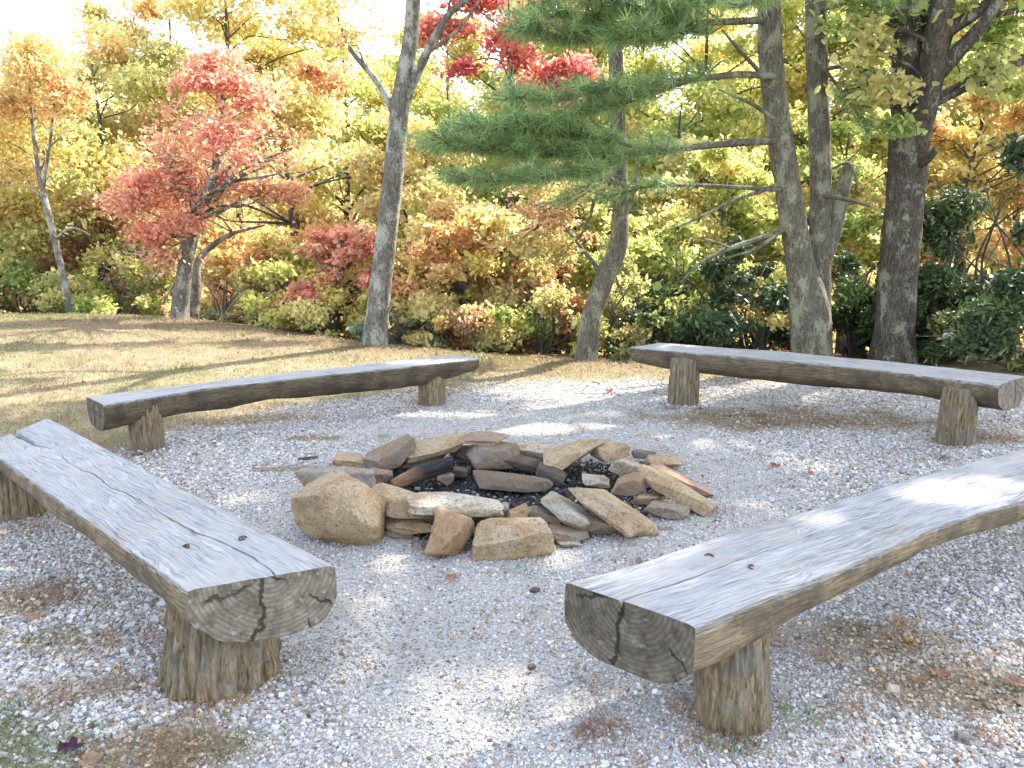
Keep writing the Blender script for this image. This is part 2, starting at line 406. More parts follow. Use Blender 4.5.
def gzn(x, y):
    P = np.stack([x, y, 0 * x], 1)
    return gz(x, y) + .012 * fbm(P, 3, 2, 3) + .02 * fbm(P, .7, 5, 2)

# ------------------------------------------------------------------ gravel stones, grass
def randrot(n, rng):
    q = rng.normal(size=(n, 4)); q /= np.linalg.norm(q, axis=1)[:, None]
    w, x, y, z = q.T
    return np.stack([1 - 2 * (y * y + z * z), 2 * (x * y - z * w), 2 * (x * z + y * w), 2 * (x * y + z * w), 1 - 2 * (x * x + z * z), 2 * (y * z - x * w),
                     2 * (x * z - y * w), 2 * (y * z + x * w), 1 - 2 * (x * x + y * y)], 1).reshape(-1, 3, 3)
CUBE = np.array([[-1, -1, -1], [1, -1, -1], [1, 1, -1], [-1, 1, -1], [-1, -1, 1], [1, -1, 1], [1, 1, 1], [-1, 1, 1]], float)
CF = np.array([[0, 3, 2, 1], [4, 5, 6, 7], [0, 1, 5, 4], [1, 2, 6, 5], [2, 3, 7, 6], [3, 0, 4, 7]])
def pebbles(x, y, z, r, cols, rng):
    n = len(x)
    V = CUBE[None] * (1 + rng.uniform(-.42, .2, (n, 8, 3)))
    V = V * (rng.uniform(.5, 1.1, (n, 1, 3)) * r[:, None, None])
    V = np.einsum('nij,nkj->nki', randrot(n, rng), V)
    V[:, :, 2] *= .8
    V += np.stack([x, y, z], 1)[:, None]
    F = (CF[None] + 8 * np.arange(n)[:, None, None]).reshape(-1, 4)
    return V.reshape(-1, 3), F, np.repeat(cols, 8, 0)
def scatter_view(n, y0, y1, rng, pw=1.0, slack=.35):
    y = y0 + (y1 - y0) * rng.uniform(size=n) ** pw
    x = rng.uniform(-1, 1, n) * (.62 * y + slack)
    return x, y
def build_gravel():
    rng = np.random.default_rng(11)
    n = 360000
    y = 1.3 * (8.9 / 1.3) ** rng.uniform(size=n) ** .62
    x = rng.uniform(-1, 1, n) * (.62 * y + .35)
    g = gravel_mask(x, y) * (1 - .72 * litter_mask(x, y)) * (1 - ash_mask(x, y))
    trod = np.exp(-(((x + .55) / .5) ** 2 + ((y - 3.1) / .45) ** 2))
    k = rng.uniform(size=n) < g * (1 - .45 * trod)
    # a thin scatter strays into the lawn
    x, y = x[k], y[k]; n = len(x)
    fine = fine_mask(x, y)
    r = .005 * np.exp(rng.normal(0, .38, n)) * (1 - .32 * fine)
    z = gzn(x, y) + r * (rng.uniform(-.1, .75, n) - .2 * fine)
    keep2 = rng.uniform(size=n) < 1 - .1 * fine; x, y, z, r, fine = x[keep2], y[keep2], z[keep2], r[keep2], fine[keep2]; n = len(x)
    v = np.clip(rng.normal(.5, .115, n), .15, .8); t = rng.normal(.03, .02, n)
    c = np.stack([v * (1.0 + t), v, v * (1.0 - t * .8)], 1)
    tan = rng.uniform(size=n) < .15; c[tan] = c[tan] * np.array([1.02, .86, .66]); brn = rng.uniform(size=n) < .07; c[brn] = c[brn] * np.array([.62, .45, .32])
    dk = rng.uniform(size=n) < .1; c[dk] *= .5
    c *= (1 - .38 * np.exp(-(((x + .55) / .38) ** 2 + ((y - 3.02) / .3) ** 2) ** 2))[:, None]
    c *= 1 - .5 * litter_mask(x, y)[:, None] * np.array([.5, .7, 1.])
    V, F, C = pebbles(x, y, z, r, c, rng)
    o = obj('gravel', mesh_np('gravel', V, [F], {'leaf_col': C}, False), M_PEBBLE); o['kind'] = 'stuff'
build_gravel()
def build_ash():
    rng = np.random.default_rng(12); n = 12000
    a = rng.uniform(0, 2 * PI, n); q = np.sqrt(rng.uniform(size=n)) * .9
    x = RC[0] + RX * q * np.cos(a); y = RC[1] + RY * q * np.sin(a)
    r = .0065 * np.exp(rng.normal(0, .5, n)); z = gzn(x, y) - .03 * ash_mask(x, y) + r * .5
    v = np.where(rng.uniform(size=n) < .12, rng.uniform(.15, .42, n), rng.uniform(.008, .06, n))
    V, F, C = pebbles(x, y, z, r, np.stack([v, v * .97, v * .95], 1), rng)
    o = obj('charcoal_rubble', mesh_np('charcoal_rubble', V, [F], {'leaf_col': C}, False), M_PEBBLE); o['kind'] = 'stuff'
build_ash()

def blades(x, y, z, h, w, cols, lean, rng):
    n = len(x); a = rng.uniform(0, 2 * PI, n); b = rng.uniform(0, 2 * PI, n)
    s = np.stack([np.cos(a), np.sin(a), 0 * a], 1) * (w / 2)[:, None]
    d = np.stack([np.cos(b) * lean, np.sin(b) * lean, np.ones(n)], 1); d /= np.linalg.norm(d, axis=1)[:, None]
    P = np.stack([x, y, z], 1); mid = P + d * (h * .55)[:, None]
    tip = mid + (d * np.array([1.8, 1.8, .35])) * (h * .5)[:, None]
    V = np.stack([P - s, P + s, mid + s * .7, mid - s * .7, tip], 1).reshape(-1, 3)
    k = 5 * np.arange(n)[:, None]
    return V, np.array([[0, 1, 2, 3]]) + k, np.array([[3, 2, 4]]) + k, np.repeat(cols, 5, 0)
def build_grass():
    rng = np.random.default_rng(21)
    n = 230000
    y = rng.uniform(4.2, 13.5, n); x = rng.uniform(-8.6, 2.5, n)
    y[:32000] = rng.uniform(1.3, 2.9, 32000); x[:32000] = rng.uniform(-2.2, -.5, 32000)
    P = np.stack([x, y, 0 * x], 1)
    ok = (np.abs(x) < .62 * y + .5) & (y < edge(x) + .5) & (rng.uniform(size=n) < (1 - gravel_mask(x, y)) * 1.05)
    x, y, P = x[ok], y[ok], P[ok]; n = len(x)
    gq = sstep(-.25, .35, fbm(P, .75, 31, 4) + .25 * sstep(9, 5.5, y)) ; tn = sstep(-.2, .4, fbm(P, 2.2, 33, 3))
    col = np.array([.34, .285, .18])[None] * (1 - tn[:, None]) + np.array([.29, .215, .14])[None] * tn[:, None]
    col = col * (1 - gq[:, None] * .75) + np.array([.17, .2, .07])[None] * gq[:, None] * .75
    col *= rng.uniform(.6, 1.35, (n, 1))
    h = rng.uniform(.02, .055, n) * (1 + .9 * sstep(0, .5, fbm(P, 4.5, 71, 2))); V, Q, T, C = blades(x, y, gzn(x, y) - .003, h, rng.uniform(.003, .007, n) * np.where(y < 3, .45, 1), col, 1.3 * rng.uniform(.2, 1, n), rng)
    o = obj('grass', mesh_np('grass', V, [Q, T], {'leaf_col': C}, False), M_BLADE); o['kind'] = 'stuff'
    # dry weeds and a little green in the gravel
    xs, ys, cs, hs = [], [], [], []
    spots = []
    for _ in range(900):
        yy = 1.35 + 7 * rng.uniform() ** 1.25; xx = rng.uniform(-1, 1) * (.62 * yy + .3)
        spots.append((xx, yy))
    sx = np.array([s[0] for s in spots]); sy = np.array([s[1] for s in spots])
    wgt = litter_mask(sx, sy) * 1.3 + .2 + .5 * ((1 - gravel_mask(sx, sy)) * (sy < 4))
    keep = rng.uniform(size=len(sx)) < wgt
    hand = [(180, 745, 0), (150, 738, 0), (120, 690, 0), (60, 600, 0), (95, 665, 0), (605, 728, 0), (590, 735, 0), (830, 660, 0), (900, 625, 0), (960, 655, 0), (850, 712, 0),
            (990, 735, 0), (800, 715, 1), (690, 680, 1), (35, 640, 1), (240, 742, 1), (15, 745, 1), (40, 757, 1), (70, 740, 1), (5, 720, 1), (60, 705, 0), (20, 700, 0), (200, 760, 0),
            (225, 700, 0), (165, 765, 0), (925, 645, 0), (1010, 655, 0), (765, 640, 0), (700, 420, 0), (760, 415, 0), (830, 425, 0), (880, 432, 0), (178, 702, 0), (205, 706, 0), (262, 678, 0), (240, 695, 0), (698, 738, 0), (748, 740, 0), (725, 744, 1), (940, 458, 0), (670, 409, 0), (135, 455, 0), (155, 457, 0), (30, 530, 0)]
    allspots = [(a, b, None) for a, b in zip(sx[keep], sy[keep])] + [(*un(u, v)[:2], g) for u, v, g in hand]
    for a, b, g in allspots:
        far = b > 3.6
        m = int(rng.integers(16, 60)) + (60 if g is not None else 0); s = rng.uniform(.03, .09)
        xs.append(rng.normal(a, s, m)); ys.append(rng.normal(b, s, m)); hs.append(rng.uniform(.02, .06, m) * (1.25 if g == 0 else 1.))
        green = (g == 1) if g is not None else rng.uniform() < .18
        base = np.array([.15, .23, .06]) if green else np.array([[.34, .19, .09], [.4, .27, .13], [.24, .14, .08]][rng.integers(3)])
        cs.append(base * rng.uniform(.55, 1.35, (m, 1)))
    x = np.concatenate(xs); y = np.concatenate(ys); h = np.concatenate(hs); c = np.concatenate(cs)
    V, Q, T, C = blades(x, y, gzn(x, y), h, rng.uniform(.0018, .004, len(x)), c, 1.7 * rng.uniform(.2, 1, len(x)), rng)
    o = obj('weeds', mesh_np('weeds', V, [Q, T], {'leaf_col': C}, False), M_BLADE); o['kind'] = 'stuff'
build_grass()

# ------------------------------------------------------------------ log benches
def seat_mesh(Lp, Rp, zt, depth, crack, ns, seed, end_skew=0.0, sag=None, shape=(.62, .95), bulge_=.08):
    """Lp,Rp: local (x,y) polylines of the two top edges, same direction; depth: (t,d) pairs; crack: (t, across 0..1, width) triples"""
    rng = np.random.default_rng(seed)
    def line(P, t):
        P = np.asarray(P, float); d = np.concatenate([[0], np.cumsum(np.linalg.norm(np.diff(P, axis=0), axis=1))]); d /= d[-1]
        return np.stack([np.interp(t, d, P[:, 0]), np.interp(t, d, P[:, 1])], 1)
    t = np.linspace(0, 1, ns); L, R = line(Lp, t), line(Rp, t)
    ct = [c[0] for c in crack]; cv = np.interp(t, ct, [c[1] for c in crack]); cw = np.interp(t, ct, [c[2] for c in crack])
    wid = np.linalg.norm(R - L, axis=1)
    cv = cv + .03 * noise(np.stack([t * 14, 0 * t, 0 * t], 1), 1, seed) + .010 * noise(np.stack([t * 55, 0 * t, 0 * t], 1), 1, seed + 3)
    cwn = cw * (1 + .5 * noise(np.stack([t * 40, 0 * t, 0 * t], 1), 1, seed + 7))
    hw = np.maximum(cwn, 0.0006) / wid / 2
    nt_ = 12; nb = 30
    cols = []
    for k in range(nt_): cols.append((cv - hw) * (k / (nt_ - 1)))
    lp = cols[:]; mid = [cv]; rp = [(cv + hw) + (1 - cv - hw) * (k / (nt_ - 1)) for k in range(nt_)]
    f = np.stack(lp + mid + rp, 1)                                # (ns, 25) across fractions
    top = L[:, None] * (1 - f)[..., None] + R[:, None] * f[..., None]
    ztop = np.full(f.shape, zt) if sag is None else np.repeat(zt + np.interp(t, [s[0] for s in sag], [s[1] for s in sag])[:, None], f.shape[1], 1)
    P = np.concatenate([top, np.zeros(f.shape)[..., None]], -1).reshape(-1, 3)
    ztop = ztop + .0035 * fbm(P * np.array([2, 14, 1]), 1.2, seed + 1, 3).reshape(f.shape) + .004 * noise(P, 3, seed).reshape(f.shape)
    ztop[:, nt_] -= np.minimum(cwn * 2.6 + .001, .05)
    ztop[:, 0] -= .006; ztop[:, -1] -= .006                       # worn edge
    # split end: the crack opens, one side drops a little
    d = np.interp(t, [q[0] for q in depth], [q[1] for q in depth])
    a = np.linspace(0, PI, nb + 2)[1:-1]
    M_, H_ = (L + R) / 2, (R - L) / 2
    cosa = np.sign(np.cos(a)) * np.abs(np.cos(a)) ** shape[0]; sina = np.sin(a) ** shape[1]
    bx = M_[:, None] + H_[:, None] * (cosa * (1 + bulge_ * np.sin(2 * np.minimum(a, PI - a))))[None, :, None]
    bz = zt - d[:, None] * sina[None] + (0 if sag is None else np.interp(t, [s[0] for s in sag], [s[1] for s in sag])[:, None])
    Pb = np.concatenate([bx, bz[..., None]], -1)
    q = Pb.reshape(-1, 3)
    nn = (.012 * np.sin(a)[None] ** .5 * 0 + (.030 * fbm(q * np.array([1.1, 3, 3]), 1.5, seed + 11, 3) + .013 * fbm(q * np.array([3, 16, 16]), 1.2, seed + 12, 3)).reshape(ns, nb))
    fade = np.clip(np.sin(a) * 2.2, .25, 1)[None]
    out = np.stack([np.broadcast_to(cosa, (ns, nb)), np.broadcast_to(-sina, (ns, nb))], -1)
    hn = H_ / (np.linalg.norm(H_, axis=1)[:, None])
    Pb[..., :2] += hn[:, None] * (out[..., 0] * nn * fade)[..., None]; Pb[..., 2] += out[..., 1] * nn * fade
    ring = np.concatenate([np.concatenate([top, ztop[..., None]], -1), Pb], 1)      # L->R over top, R->L under
    nv = ring.shape[1]
    V = [ring.reshape(-1, 3)]; F = [grid_faces(ns, nv, True)]
    topa = np.zeros((ns, nv)); topa[:, 1:2 * nt_] = 1; topa[:, 0] = .55; topa[:, 2 * nt_] = .55; topa[:, 2 * nt_ + 1] = .3; topa[:, -1] = .3; topa[:, nt_] = .1
    A = [topa.ravel()]; E = [np.zeros(ns * nv)]
    off = ns * nv
    for e in (0, ns - 1):                                         # sawn ends, concentric loops
        o = ring[e]; c = np.array([*(M_[e]), zt - d[e] * .4]); prev = None
        lv = [o] + [c + (o - c) * s for s in (.93, .75, .5, .25)]
        lv = np.stack(lv)
        dirx = ring[e, 0] - ring[1 if e == 0 else ns - 2, 0]; dirx = dirx / np.linalg.norm(dirx)
        bulge = (.006 * fbm(lv.reshape(-1, 3), 9, seed + 20, 3)).reshape(lv.shape[:2]); bulge[0] = 0
        lv = lv + dirx * bulge[..., None]
        V.append(lv.reshape(-1, 3)); g = grid_faces(5, nv, True, off); F.append(g if e else g[:, ::-1])
        last = off + 4 * nv + np.arange(nv); V.append(c[None])
        tri = np.stack([last, np.roll(last, -1), np.full(nv, off + 5 * nv)], 1)
        F.append(tri if e else tri[:, ::-1])
        A.append(np.zeros(5 * nv + 1)); E.append(np.ones(5 * nv + 1)); off += 5 * nv + 1
    V = np.concatenate(V); q4 = np.concatenate([f_ for f_ in F if f_.shape[1] == 4]); q3 = np.concatenate([f_ for f_ in F if f_.shape[1] == 3])
    me = mesh_np('seat', V, [q4[:, ::-1], q3[:, ::-1]], {'top': np.concatenate(A), 'end': np.concatenate(E), 'pith': np.full(len(V), zt + .01)}, True, math.radians(42))
    return me
def leg_mesh(rx, ry, h0, h1, rot, seed, furrow=.1, flare=1.0, lean=(0, 0)):
    nz, ns = 60, 132
    th = np.linspace(0, 2 * PI, ns, endpoint=False); zz = np.linspace(h0, h1, nz)
    t = (zz - h0) / (h1 - h0)
    c = np.stack([np.broadcast_to(np.cos(th) * 2.6, (nz, ns)), np.broadcast_to(np.sin(th) * 2.6, (nz, ns)), np.broadcast_to(zz[:, None] * 1.5, (nz, ns))], -1).reshape(-1, 3)
    wob = .5 * noise(c, .55, seed) ; rid = np.abs(fbm(c * np.array([1.5, 1.5, .8]), 1.2, seed + 2, 4))
    k = (1 + .09 * wob + furrow * (np.minimum(rid * 5.5, 1.0) - .75 + .35 * fbm(c * np.array([2.2, 2.2, 3]), 1.6, seed + 8, 3))).reshape(nz, ns)
    fl = (1 + (flare - 1) * (1 - t) ** 1.6)[:, None]
    X = np.cos(th)[None] * rx * k * fl; Y = np.sin(th)[None] * ry * k * fl
    cr, sr = math.cos(rot), math.sin(rot)
    V = np.stack([X * cr - Y * sr + lean[0] * (1 - t)[:, None], X * sr + Y * cr + lean[1] * (1 - t)[:, None], np.broadcast_to(zz[:, None], X.shape)], -1).reshape(-1, 3)
    ctr = np.array([[0, 0, h1]]); last = (nz - 1) * ns + np.arange(ns)
    return mesh_np('leg', np.concatenate([V, ctr]), [grid_faces(nz, ns, True), np.stack([last, np.roll(last, -1), np.full(ns, nz * ns)], 1)], None, True)
def bolt_mesh(seed):
    mb = MB(); a = np.linspace(0, 1.25 * PI, 9); r = .014
    mb.tube(np.stack([r * np.cos(a), r * np.sin(a) * .7, .004 + .004 * np.sin(a)], 1), np.full(9, .0042), 7)
    mb.tube(np.array([[0, 0, -.02], [0, 0, -.005], [0, 0, .002]]), [.007, .007, .008], 9)
    return mb.mesh('bolt')

def bench(label, Lpx, Rpx, zt, depth, crack, legs, bolts, seed, ns=220, sag=None, shape=(.62, .95), tone=(1, 1)):
    L = np.array([un(u, v, zt)[:2] if not isinstance(u, str) else v for u, v in Lpx]); Rr = np.array([un(u, v, zt)[:2] if not isinstance(u, str) else v for u, v in Rpx])
    a, b = (L[0] + Rr[0]) / 2, (L[-1] + Rr[-1]) / 2
    c = (a + b) / 2; rz = math.atan2(b[1] - a[1], b[0] - a[0])
    rot = np.array([[math.cos(rz), math.sin(rz)], [-math.sin(rz), math.cos(rz)]])
    loc = lambda P: (np.asarray(P) - c) @ rot.T
    root = thing('log_bench', label, 'bench', (c[0], c[1], 0), rz, 'half log benches round the fire pit')
    obj('seat', seat_mesh(loc(L), loc(Rr), zt, depth, crack, ns, seed, sag=sag, shape=shape), M_SEAT, root).color = (tone[0], tone[1], 1, 1)
    print('bench', label[:28], 'len', np.linalg.norm(b - a).round(2), 'width', np.linalg.norm(L[0] - Rr[0]).round(2), np.linalg.norm(L[-1] - Rr[-1]).round(2))
    for k, (w, rx, ry, top, ro, fu, flr, *ln) in enumerate(legs):
        p = loc(np.asarray(w)[:2])
        o = obj('leg', leg_mesh(rx, ry, -.06, top, ro - rz, seed * 10 + k, fu, flr, rot @ np.array(ln[0]) if ln else (0, 0)), M_LEG, root); o.location = (p[0], p[1], 0)
    for k, (u, v) in enumerate(bolts):
        p = loc(un(u, v, zt)[:2]); o = obj('bolt', bolt_mesh(k), M_RUST, root); o.location = (p[0], p[1], zt + .002); o.rotation_euler = (0, 0, k * 1.7 + seed)
    return root

def ext(pa, pb, z, k):       # point beyond pb on the line pa->pb (world, top plane), k metres on
    a, b = un(*pa, z)[:2], un(*pb, z)[:2]; d = (b - a) / np.linalg.norm(b - a); return ('w', b + d * k)
# left front bench
z = .42
bench('pale log bench at the left with cracked end grain, split open at its far end',
      [(188, 591), (98, 526), (12, 466), ('w', un(12, 466, z)[:2] + (un(12, 466, z) - un(98, 526, z))[:2] * .48)],
      [(335, 566), (262, 528), (180, 487), (49, 418)], z,
      [(0, .215), (.15, .19), (.45, .14), (.8, .13), (1, .15)],
      [(0, .62, .006), (.1, .6, .011), (.2, .56, .009), (.45, .52, .008), (.62, .5, .007), (.72, .52, .005), (.78, .55, .0), (.8, .5, .003), (.87, .47, .025), (1, .45, .06)],
      [(un(228, 667), .185, .14, z - .09, math.radians(30), .2, 1.1, (-.005, -.09)), (un(17, 512), .15, .12, z - .05, math.radians(28), .18, 1.08)],
      [(186, 548), (243, 540)], 3, tone=(.85, 1.05))
# right front bench
z = .45
bench('long log bench cut off by the right border, its sawn end dark grey',
      [(566, 582), (640, 562), (717, 538), (883, 489), (1024, 449), ext((883, 489), (1024, 449), z, .55)],
      [(695, 626), (752, 603), (814, 580), (934, 531), (1024, 501), ext((934, 531), (1024, 501), z, .55)], z,
      [(0, .22), (.12, .2), (.3, .155), (.6, .13), (1, .15)],
      [(0, .42, .012), (.06, .45, .012), (.14, .47, .010), (.22, .45, .006), (.3, .43, .001), (.6, .4, .001), (.74, .5, .006), (1, .5, .008)],
      [(un(724, 701), .122, .12, z - .1, 0, .12, 1.0, (.012, -.085)), (un(1085, 520), .115, .11, z - .07, 0, .09, 1.0)],
      [(709, 558), (752, 569)], 5, sag=[(0, 0), (.3, .006), (.6, .018), (1, 0)], shape=(.5, .8), tone=(.95, .62))
# left back bench
z = .375
bench('dark weathered log bench at the back left in front of the lawn',
      [(86, 397), (180, 385), (300, 371), (451, 354.5)], [(103, 405), (200, 389), (320, 375), (479, 358.5)], z,
      [(0, .2), (.15, .18), (.4, .15), (.7, .21), (.85, .2), (1, .13)],
      [(0, .5, .006), (.3, .45, .006), (.6, .5, .003), (1, .5, .004)],
      [(un(148, 448), .105, .1, z - .06, 0, .14, 1.05), (un(432, 404), .105, .1, z - .06, 0, .14, 1.02)], [], 7, tone=(.5, .6))
# right back bench
z = .455
bench('log bench at the back right under the twin trunked pine',
      [(630, 347), (760, 357.5), (880, 369.5), (1000, 385)], [(660, 342.5), (780, 351), (900, 362), (1027, 376)], z,
      [(0, .16), (.15, .2), (.5, .215), (.85, .2), (1, .21)],
      [(0, .5, .003), (.3, .45, .004), (.6, .5, .006), (1, .5, .012)],
      [(un(683, 403), .12, .115, z - .06, 0, .16, 1.05), (un(955, 441), .118, .113, z - .06, 0, .16, 1.1)], [], 9, tone=(.6, .85))

# ------------------------------------------------------------------ fire ring stones
def stone_mesh(L, W, H, seed, cuts=9, rough=.5, soot=0.0, pw=9.0):
    rng = np.random.default_rng(seed); n = 22
    g = np.linspace(-1, 1, n); A, B = np.meshgrid(g, g, indexing='ij'); A, B = A.ravel(), B.ravel(); o1 = np.ones_like(A)
    Vs, Fs = [], []; off = 0
    for ax in range(3):
        for s in (-1, 1):
            v = np.zeros((n * n, 3)); v[:, ax] = s; v[:, (ax + 1) % 3] = A; v[:, (ax + 2) % 3] = B
            f = grid_faces(n, n, False, off); Fs.append(f if s > 0 else f[:, ::-1]); Vs.append(v); off += n * n
    V = np.concatenate(Vs); F = np.concatenate(Fs)
    key = np.round(V * 1e4).astype(np.int64); _, idx, inv = np.unique(key, axis=0, return_index=True, return_inverse=True)
    V = V[idx]; F = inv.ravel()[F]
    p = pw; nr = (np.abs(V) ** p).sum(1) ** (1 / p); V = V / nr[:, None]
    tp, sh, tz = rng.uniform(.0, .28), rng.uniform(-.22, .22), rng.uniform(-.25, .25)
    V = V * np.stack([1 + 0 * V[:, 0], 1 - tp * V[:, 0], 1 - tz * V[:, 0]], 1); V[:, 0] += sh * V[:, 1]; V[:, 1] += rng.uniform(-.2, .2) * V[:, 2]
    V = V * (1 + .12 * noise(V, .9, seed)[:, None])
    for k in range(cuts):
        d = rng.normal(size=3); d[2] *= .6 if k % 3 else 1.5; d /= np.linalg.norm(d); m = (V @ d).max()
        c = m * rng.uniform(.62, .9); e = V @ d - c; V = V - np.maximum(e, 0)[:, None] * d * .98
    V = V / np.abs(V).max(0)
    V = V * np.array([L, W, H]) / 2
    s = min(L, W, H)
    nrm = V / (np.linalg.norm(V, axis=1)[:, None] + 1e-6)
    V = V + nrm * (s * (.07 * rough * fbm(V, 8, seed + 3, 3) + .05 * rough * fbm(V, 26, seed + 5, 3)) - .0 * s)[:, None]
    so = np.clip(soot + .5 * soot * fbm(V, 9, seed + 9, 2), 0, 1) if soot else np.zeros(len(V))
    return mesh_np('stone', V, [F], {'soot': so}, True, math.radians(15))
TAN = (.44, .325, .19); PALE = (.5, .44, .34); BRN = (.235, .18, .13); DRK = (.1, .078, .066); RED = (.29, .2, .15); GRY = (.3, .28, .25); RUST = (.36, .225, .12); GRN = (.34, .34, .28); PNK = (.42, .27, .2)
# u, v (picture place of the centre), z of centre, L, W, H (m), yaw deg, tilt (about its short axis), roll, colour, soot, label
ST = [
 (348, 507, .16, .56, .42, .40, -12, 8, 6, TAN, 0, 'largest tan boulder standing at the left of the fire ring', 4),
 (337, 474, .17, .42, .22, .20, -4, 0, 0, GRY, 0, 'flat topped grey slab right behind the large tan boulder', 6),
 (352, 457, .09, .22, .2, .10, 6, 8, 0, TAN, 0, 'small tan wedge ending the ring behind the boulder', 7),
 (388, 452, .14, .36, .26, .19, 12, -22, 8, BRN, .1, 'tilted brown stone with a dark flat face at the back left', 7),
 (440, 442, .19, .44, .24, .13, 10, -10, 12, TAN, 0, 'long tan slab propped at the back of the ring', 6),
 (485, 435, .25, .30, .22, .06, -4, 4, 6, RED, 0, 'thin reddish brown slab lying atop the back of the ring', 6),
 (468, 451, .10, .26, .22, .14, 0, 0, 0, DRK, .45, 'sooty stone under the thin reddish slab', 6),
 (422, 456, .08, .34, .16, .10, 8, -6, 0, BRN, .5, 'sooty slab under the long tan slab at the back', 6),
 (444, 476, .05, .11, .1, .12, 20, 10, 0, RED, .25, 'small dull red stone beside the charred log', 7),
 (460, 470, .05, .14, .12, .11, -20, 0, 0, DRK, .3, 'small dark grey stone inside the ring behind the dull red one', 7),
 (379, 474, .08, .15, .14, .13, 0, 0, 0, RED, .15, 'little brown stone wedged between boulder and charred log', 7),
 (494, 452, .13, .33, .26, .21, 4, 0, 4, BRN, .15, 'block with grey top and dark brown front at the back of the ring', 5),
 (526, 461, .08, .24, .18, .12, -14, 8, 0, DRK, .4, 'dark brown stone right of the grey topped block', 7),
 (543, 448, .12, .44, .26, .14, -5, 4, 0, PALE, 0, 'pale tan flat stone on the far rim', 6),
 (549, 470, .06, .22, .18, .13, -25, 14, 0, DRK, .45, 'blackened stone at the right of the long hearth stone', 7),
 (511, 479, .06, .46, .24, .10, -4, 4, -4, BRN, .3, 'long dark flat stone lying in the middle of the ashes', 6),
 (573, 450, .17, .44, .22, .12, 16, -14, 10, TAN, 0, 'long tan brown slab along the back right rim', 6),
 (612, 448, .17, .22, .22, .18, 20, -12, 0, TAN, .0, 'square tan block ending the back right slab', 6),
 (629, 465, .12, .19, .18, .17, -25, 22, 0, PALE, .05, 'pale stone with a flat white face below the square tan block', 7),
 (643, 451, .09, .16, .16, .08, -10, 0, 0, DRK, .15, 'small bluish dark stone outside the back right rim', 7),
 (664, 458, .07, .24, .2, .07, -6, 4, 0, TAN, 0, 'thin tan stone at the far right outside the rim', 7),
 (680, 477, .10, .42, .2, .09, -36, 16, -8, PNK, 0, 'pinkish long slab on the right rim', 6),
 (674, 487, .13, .46, .24, .12, -38, 20, -10, TAN, 0, 'long tan slab sloping down the right rim beside the pinkish one', 6),
 (633, 481, .17, .20, .18, .15, 28, -14, 0, RED, 0, 'reddish brown block on top of the right rim', 7),
 (649, 495, .07, .17, .14, .09, -8, 0, 0, TAN, 0, 'small tan stone tucked under the reddish brown block', 7),
 (667, 507, .06, .24, .16, .10, -8, 6, 0, BRN, 0, 'grey brown stone at the foot of the long sloping slab', 6),
 (610, 505, .17, .47, .28, .12, -36, 22, -16, TAN, 0, 'large brown tan slab leaning at the front right of the ring', 5),
 (567, 508, .14, .29, .26, .10, -38, 26, -22, GRN, 0, 'pale greenish grey slab leaning at the front of the ring', 5),
 (606, 525, .07, .23, .16, .13, -8, 4, 0, BRN, .1, 'dark brown stone under the large leaning slab', 7),
 (570, 534, .05, .21, .16, .09, -4, 2, 0, BRN, 0, 'narrow brown stone at the foot of the pale greenish slab', 6),
 (568, 543, .02, .12, .1, .04, 5, 0, 0, GRY, 0, 'tiny flat stone lying on the gravel in front of the narrow brown one', 7),
 (515, 537, .11, .40, .24, .20, 2, -3, 8, TAN, 0, 'big tan grey block at the front middle of the ring', 5),
 (453, 534, .11, .16, .26, .28, -16, 0, -32, RUST, 0, 'rusty tan stone leaning on its edge left of the big front block', 5),
 (457, 501, .23, .48, .24, .09, -5, 3, 6, PALE, 0, 'long pale slab topping the front of the ring', 6),
 (393, 491, .23, .26, .2, .06, -16, 10, 8, TAN, 0, 'uppermost of the three thin tan slabs stacked beside the boulder', 6),
 (418, 508, .16, .33, .2, .06, -10, 9, 6, RUST, 0, 'middle one of the three thin tan slabs stacked beside the boulder', 6),
 (413, 520, .08, .29, .22, .09, -9, 8, 4, TAN, 0, 'lowest of the three thin tan slabs stacked beside the boulder', 6),
 (401, 531, .04, .14, .12, .09, 0, 0, 0, BRN, 0, 'small brown stone at the right foot of the boulder', 7),
 (516, 511, .17, .15, .14, .11, 20, -12, 0, RUST, 0, 'small orange tan stone sitting right of the long pale slab', 7),
 (542, 514, .10, .23, .18, .13, -24, 14, 0, BRN, .2, 'dark brown stone behind the big front block, right of the orange one', 7),
 (489, 519, .10, .2, .16, .12, 0, 0, 0, DRK, .4, 'blackish stone tucked under the right end of the long pale slab', 7),
 (497, 508, .17, .13, .16, .13, 10, 0, 0, GRY, .05, 'grey lump against the right end of the long pale slab', 7),
 (440, 517, .08, .24, .2, .16, 0, 0, 0, DRK, .3, 'dark stone buried beneath the left end of the long pale slab', 7),
 (664, 529, .01, .16, .1, .03, 0, 0, 0, GRY, 0, 'flat slate chip lying on the gravel outside the ring', 7),
 (596, 478, .05, .2, .16, .09, -20, 0, 0, PALE, .1, 'pale stone half buried in the ash at the right', 7),
 (478, 554, .01, .05, .04, .03, 0, 0, 0, DRK, .2, 'black pebble left of the big front block', 4),
 (535, 590, .01, .045, .04, .03, 30, 0, 0, DRK, .2, 'small black lump lying alone on the trodden gravel', 4),
 (532, 667, .01, .03, .03, .025, 30, 0, 0, DRK, .4, 'tiny charcoal bit on the gravel between the two front benches', 4),
]
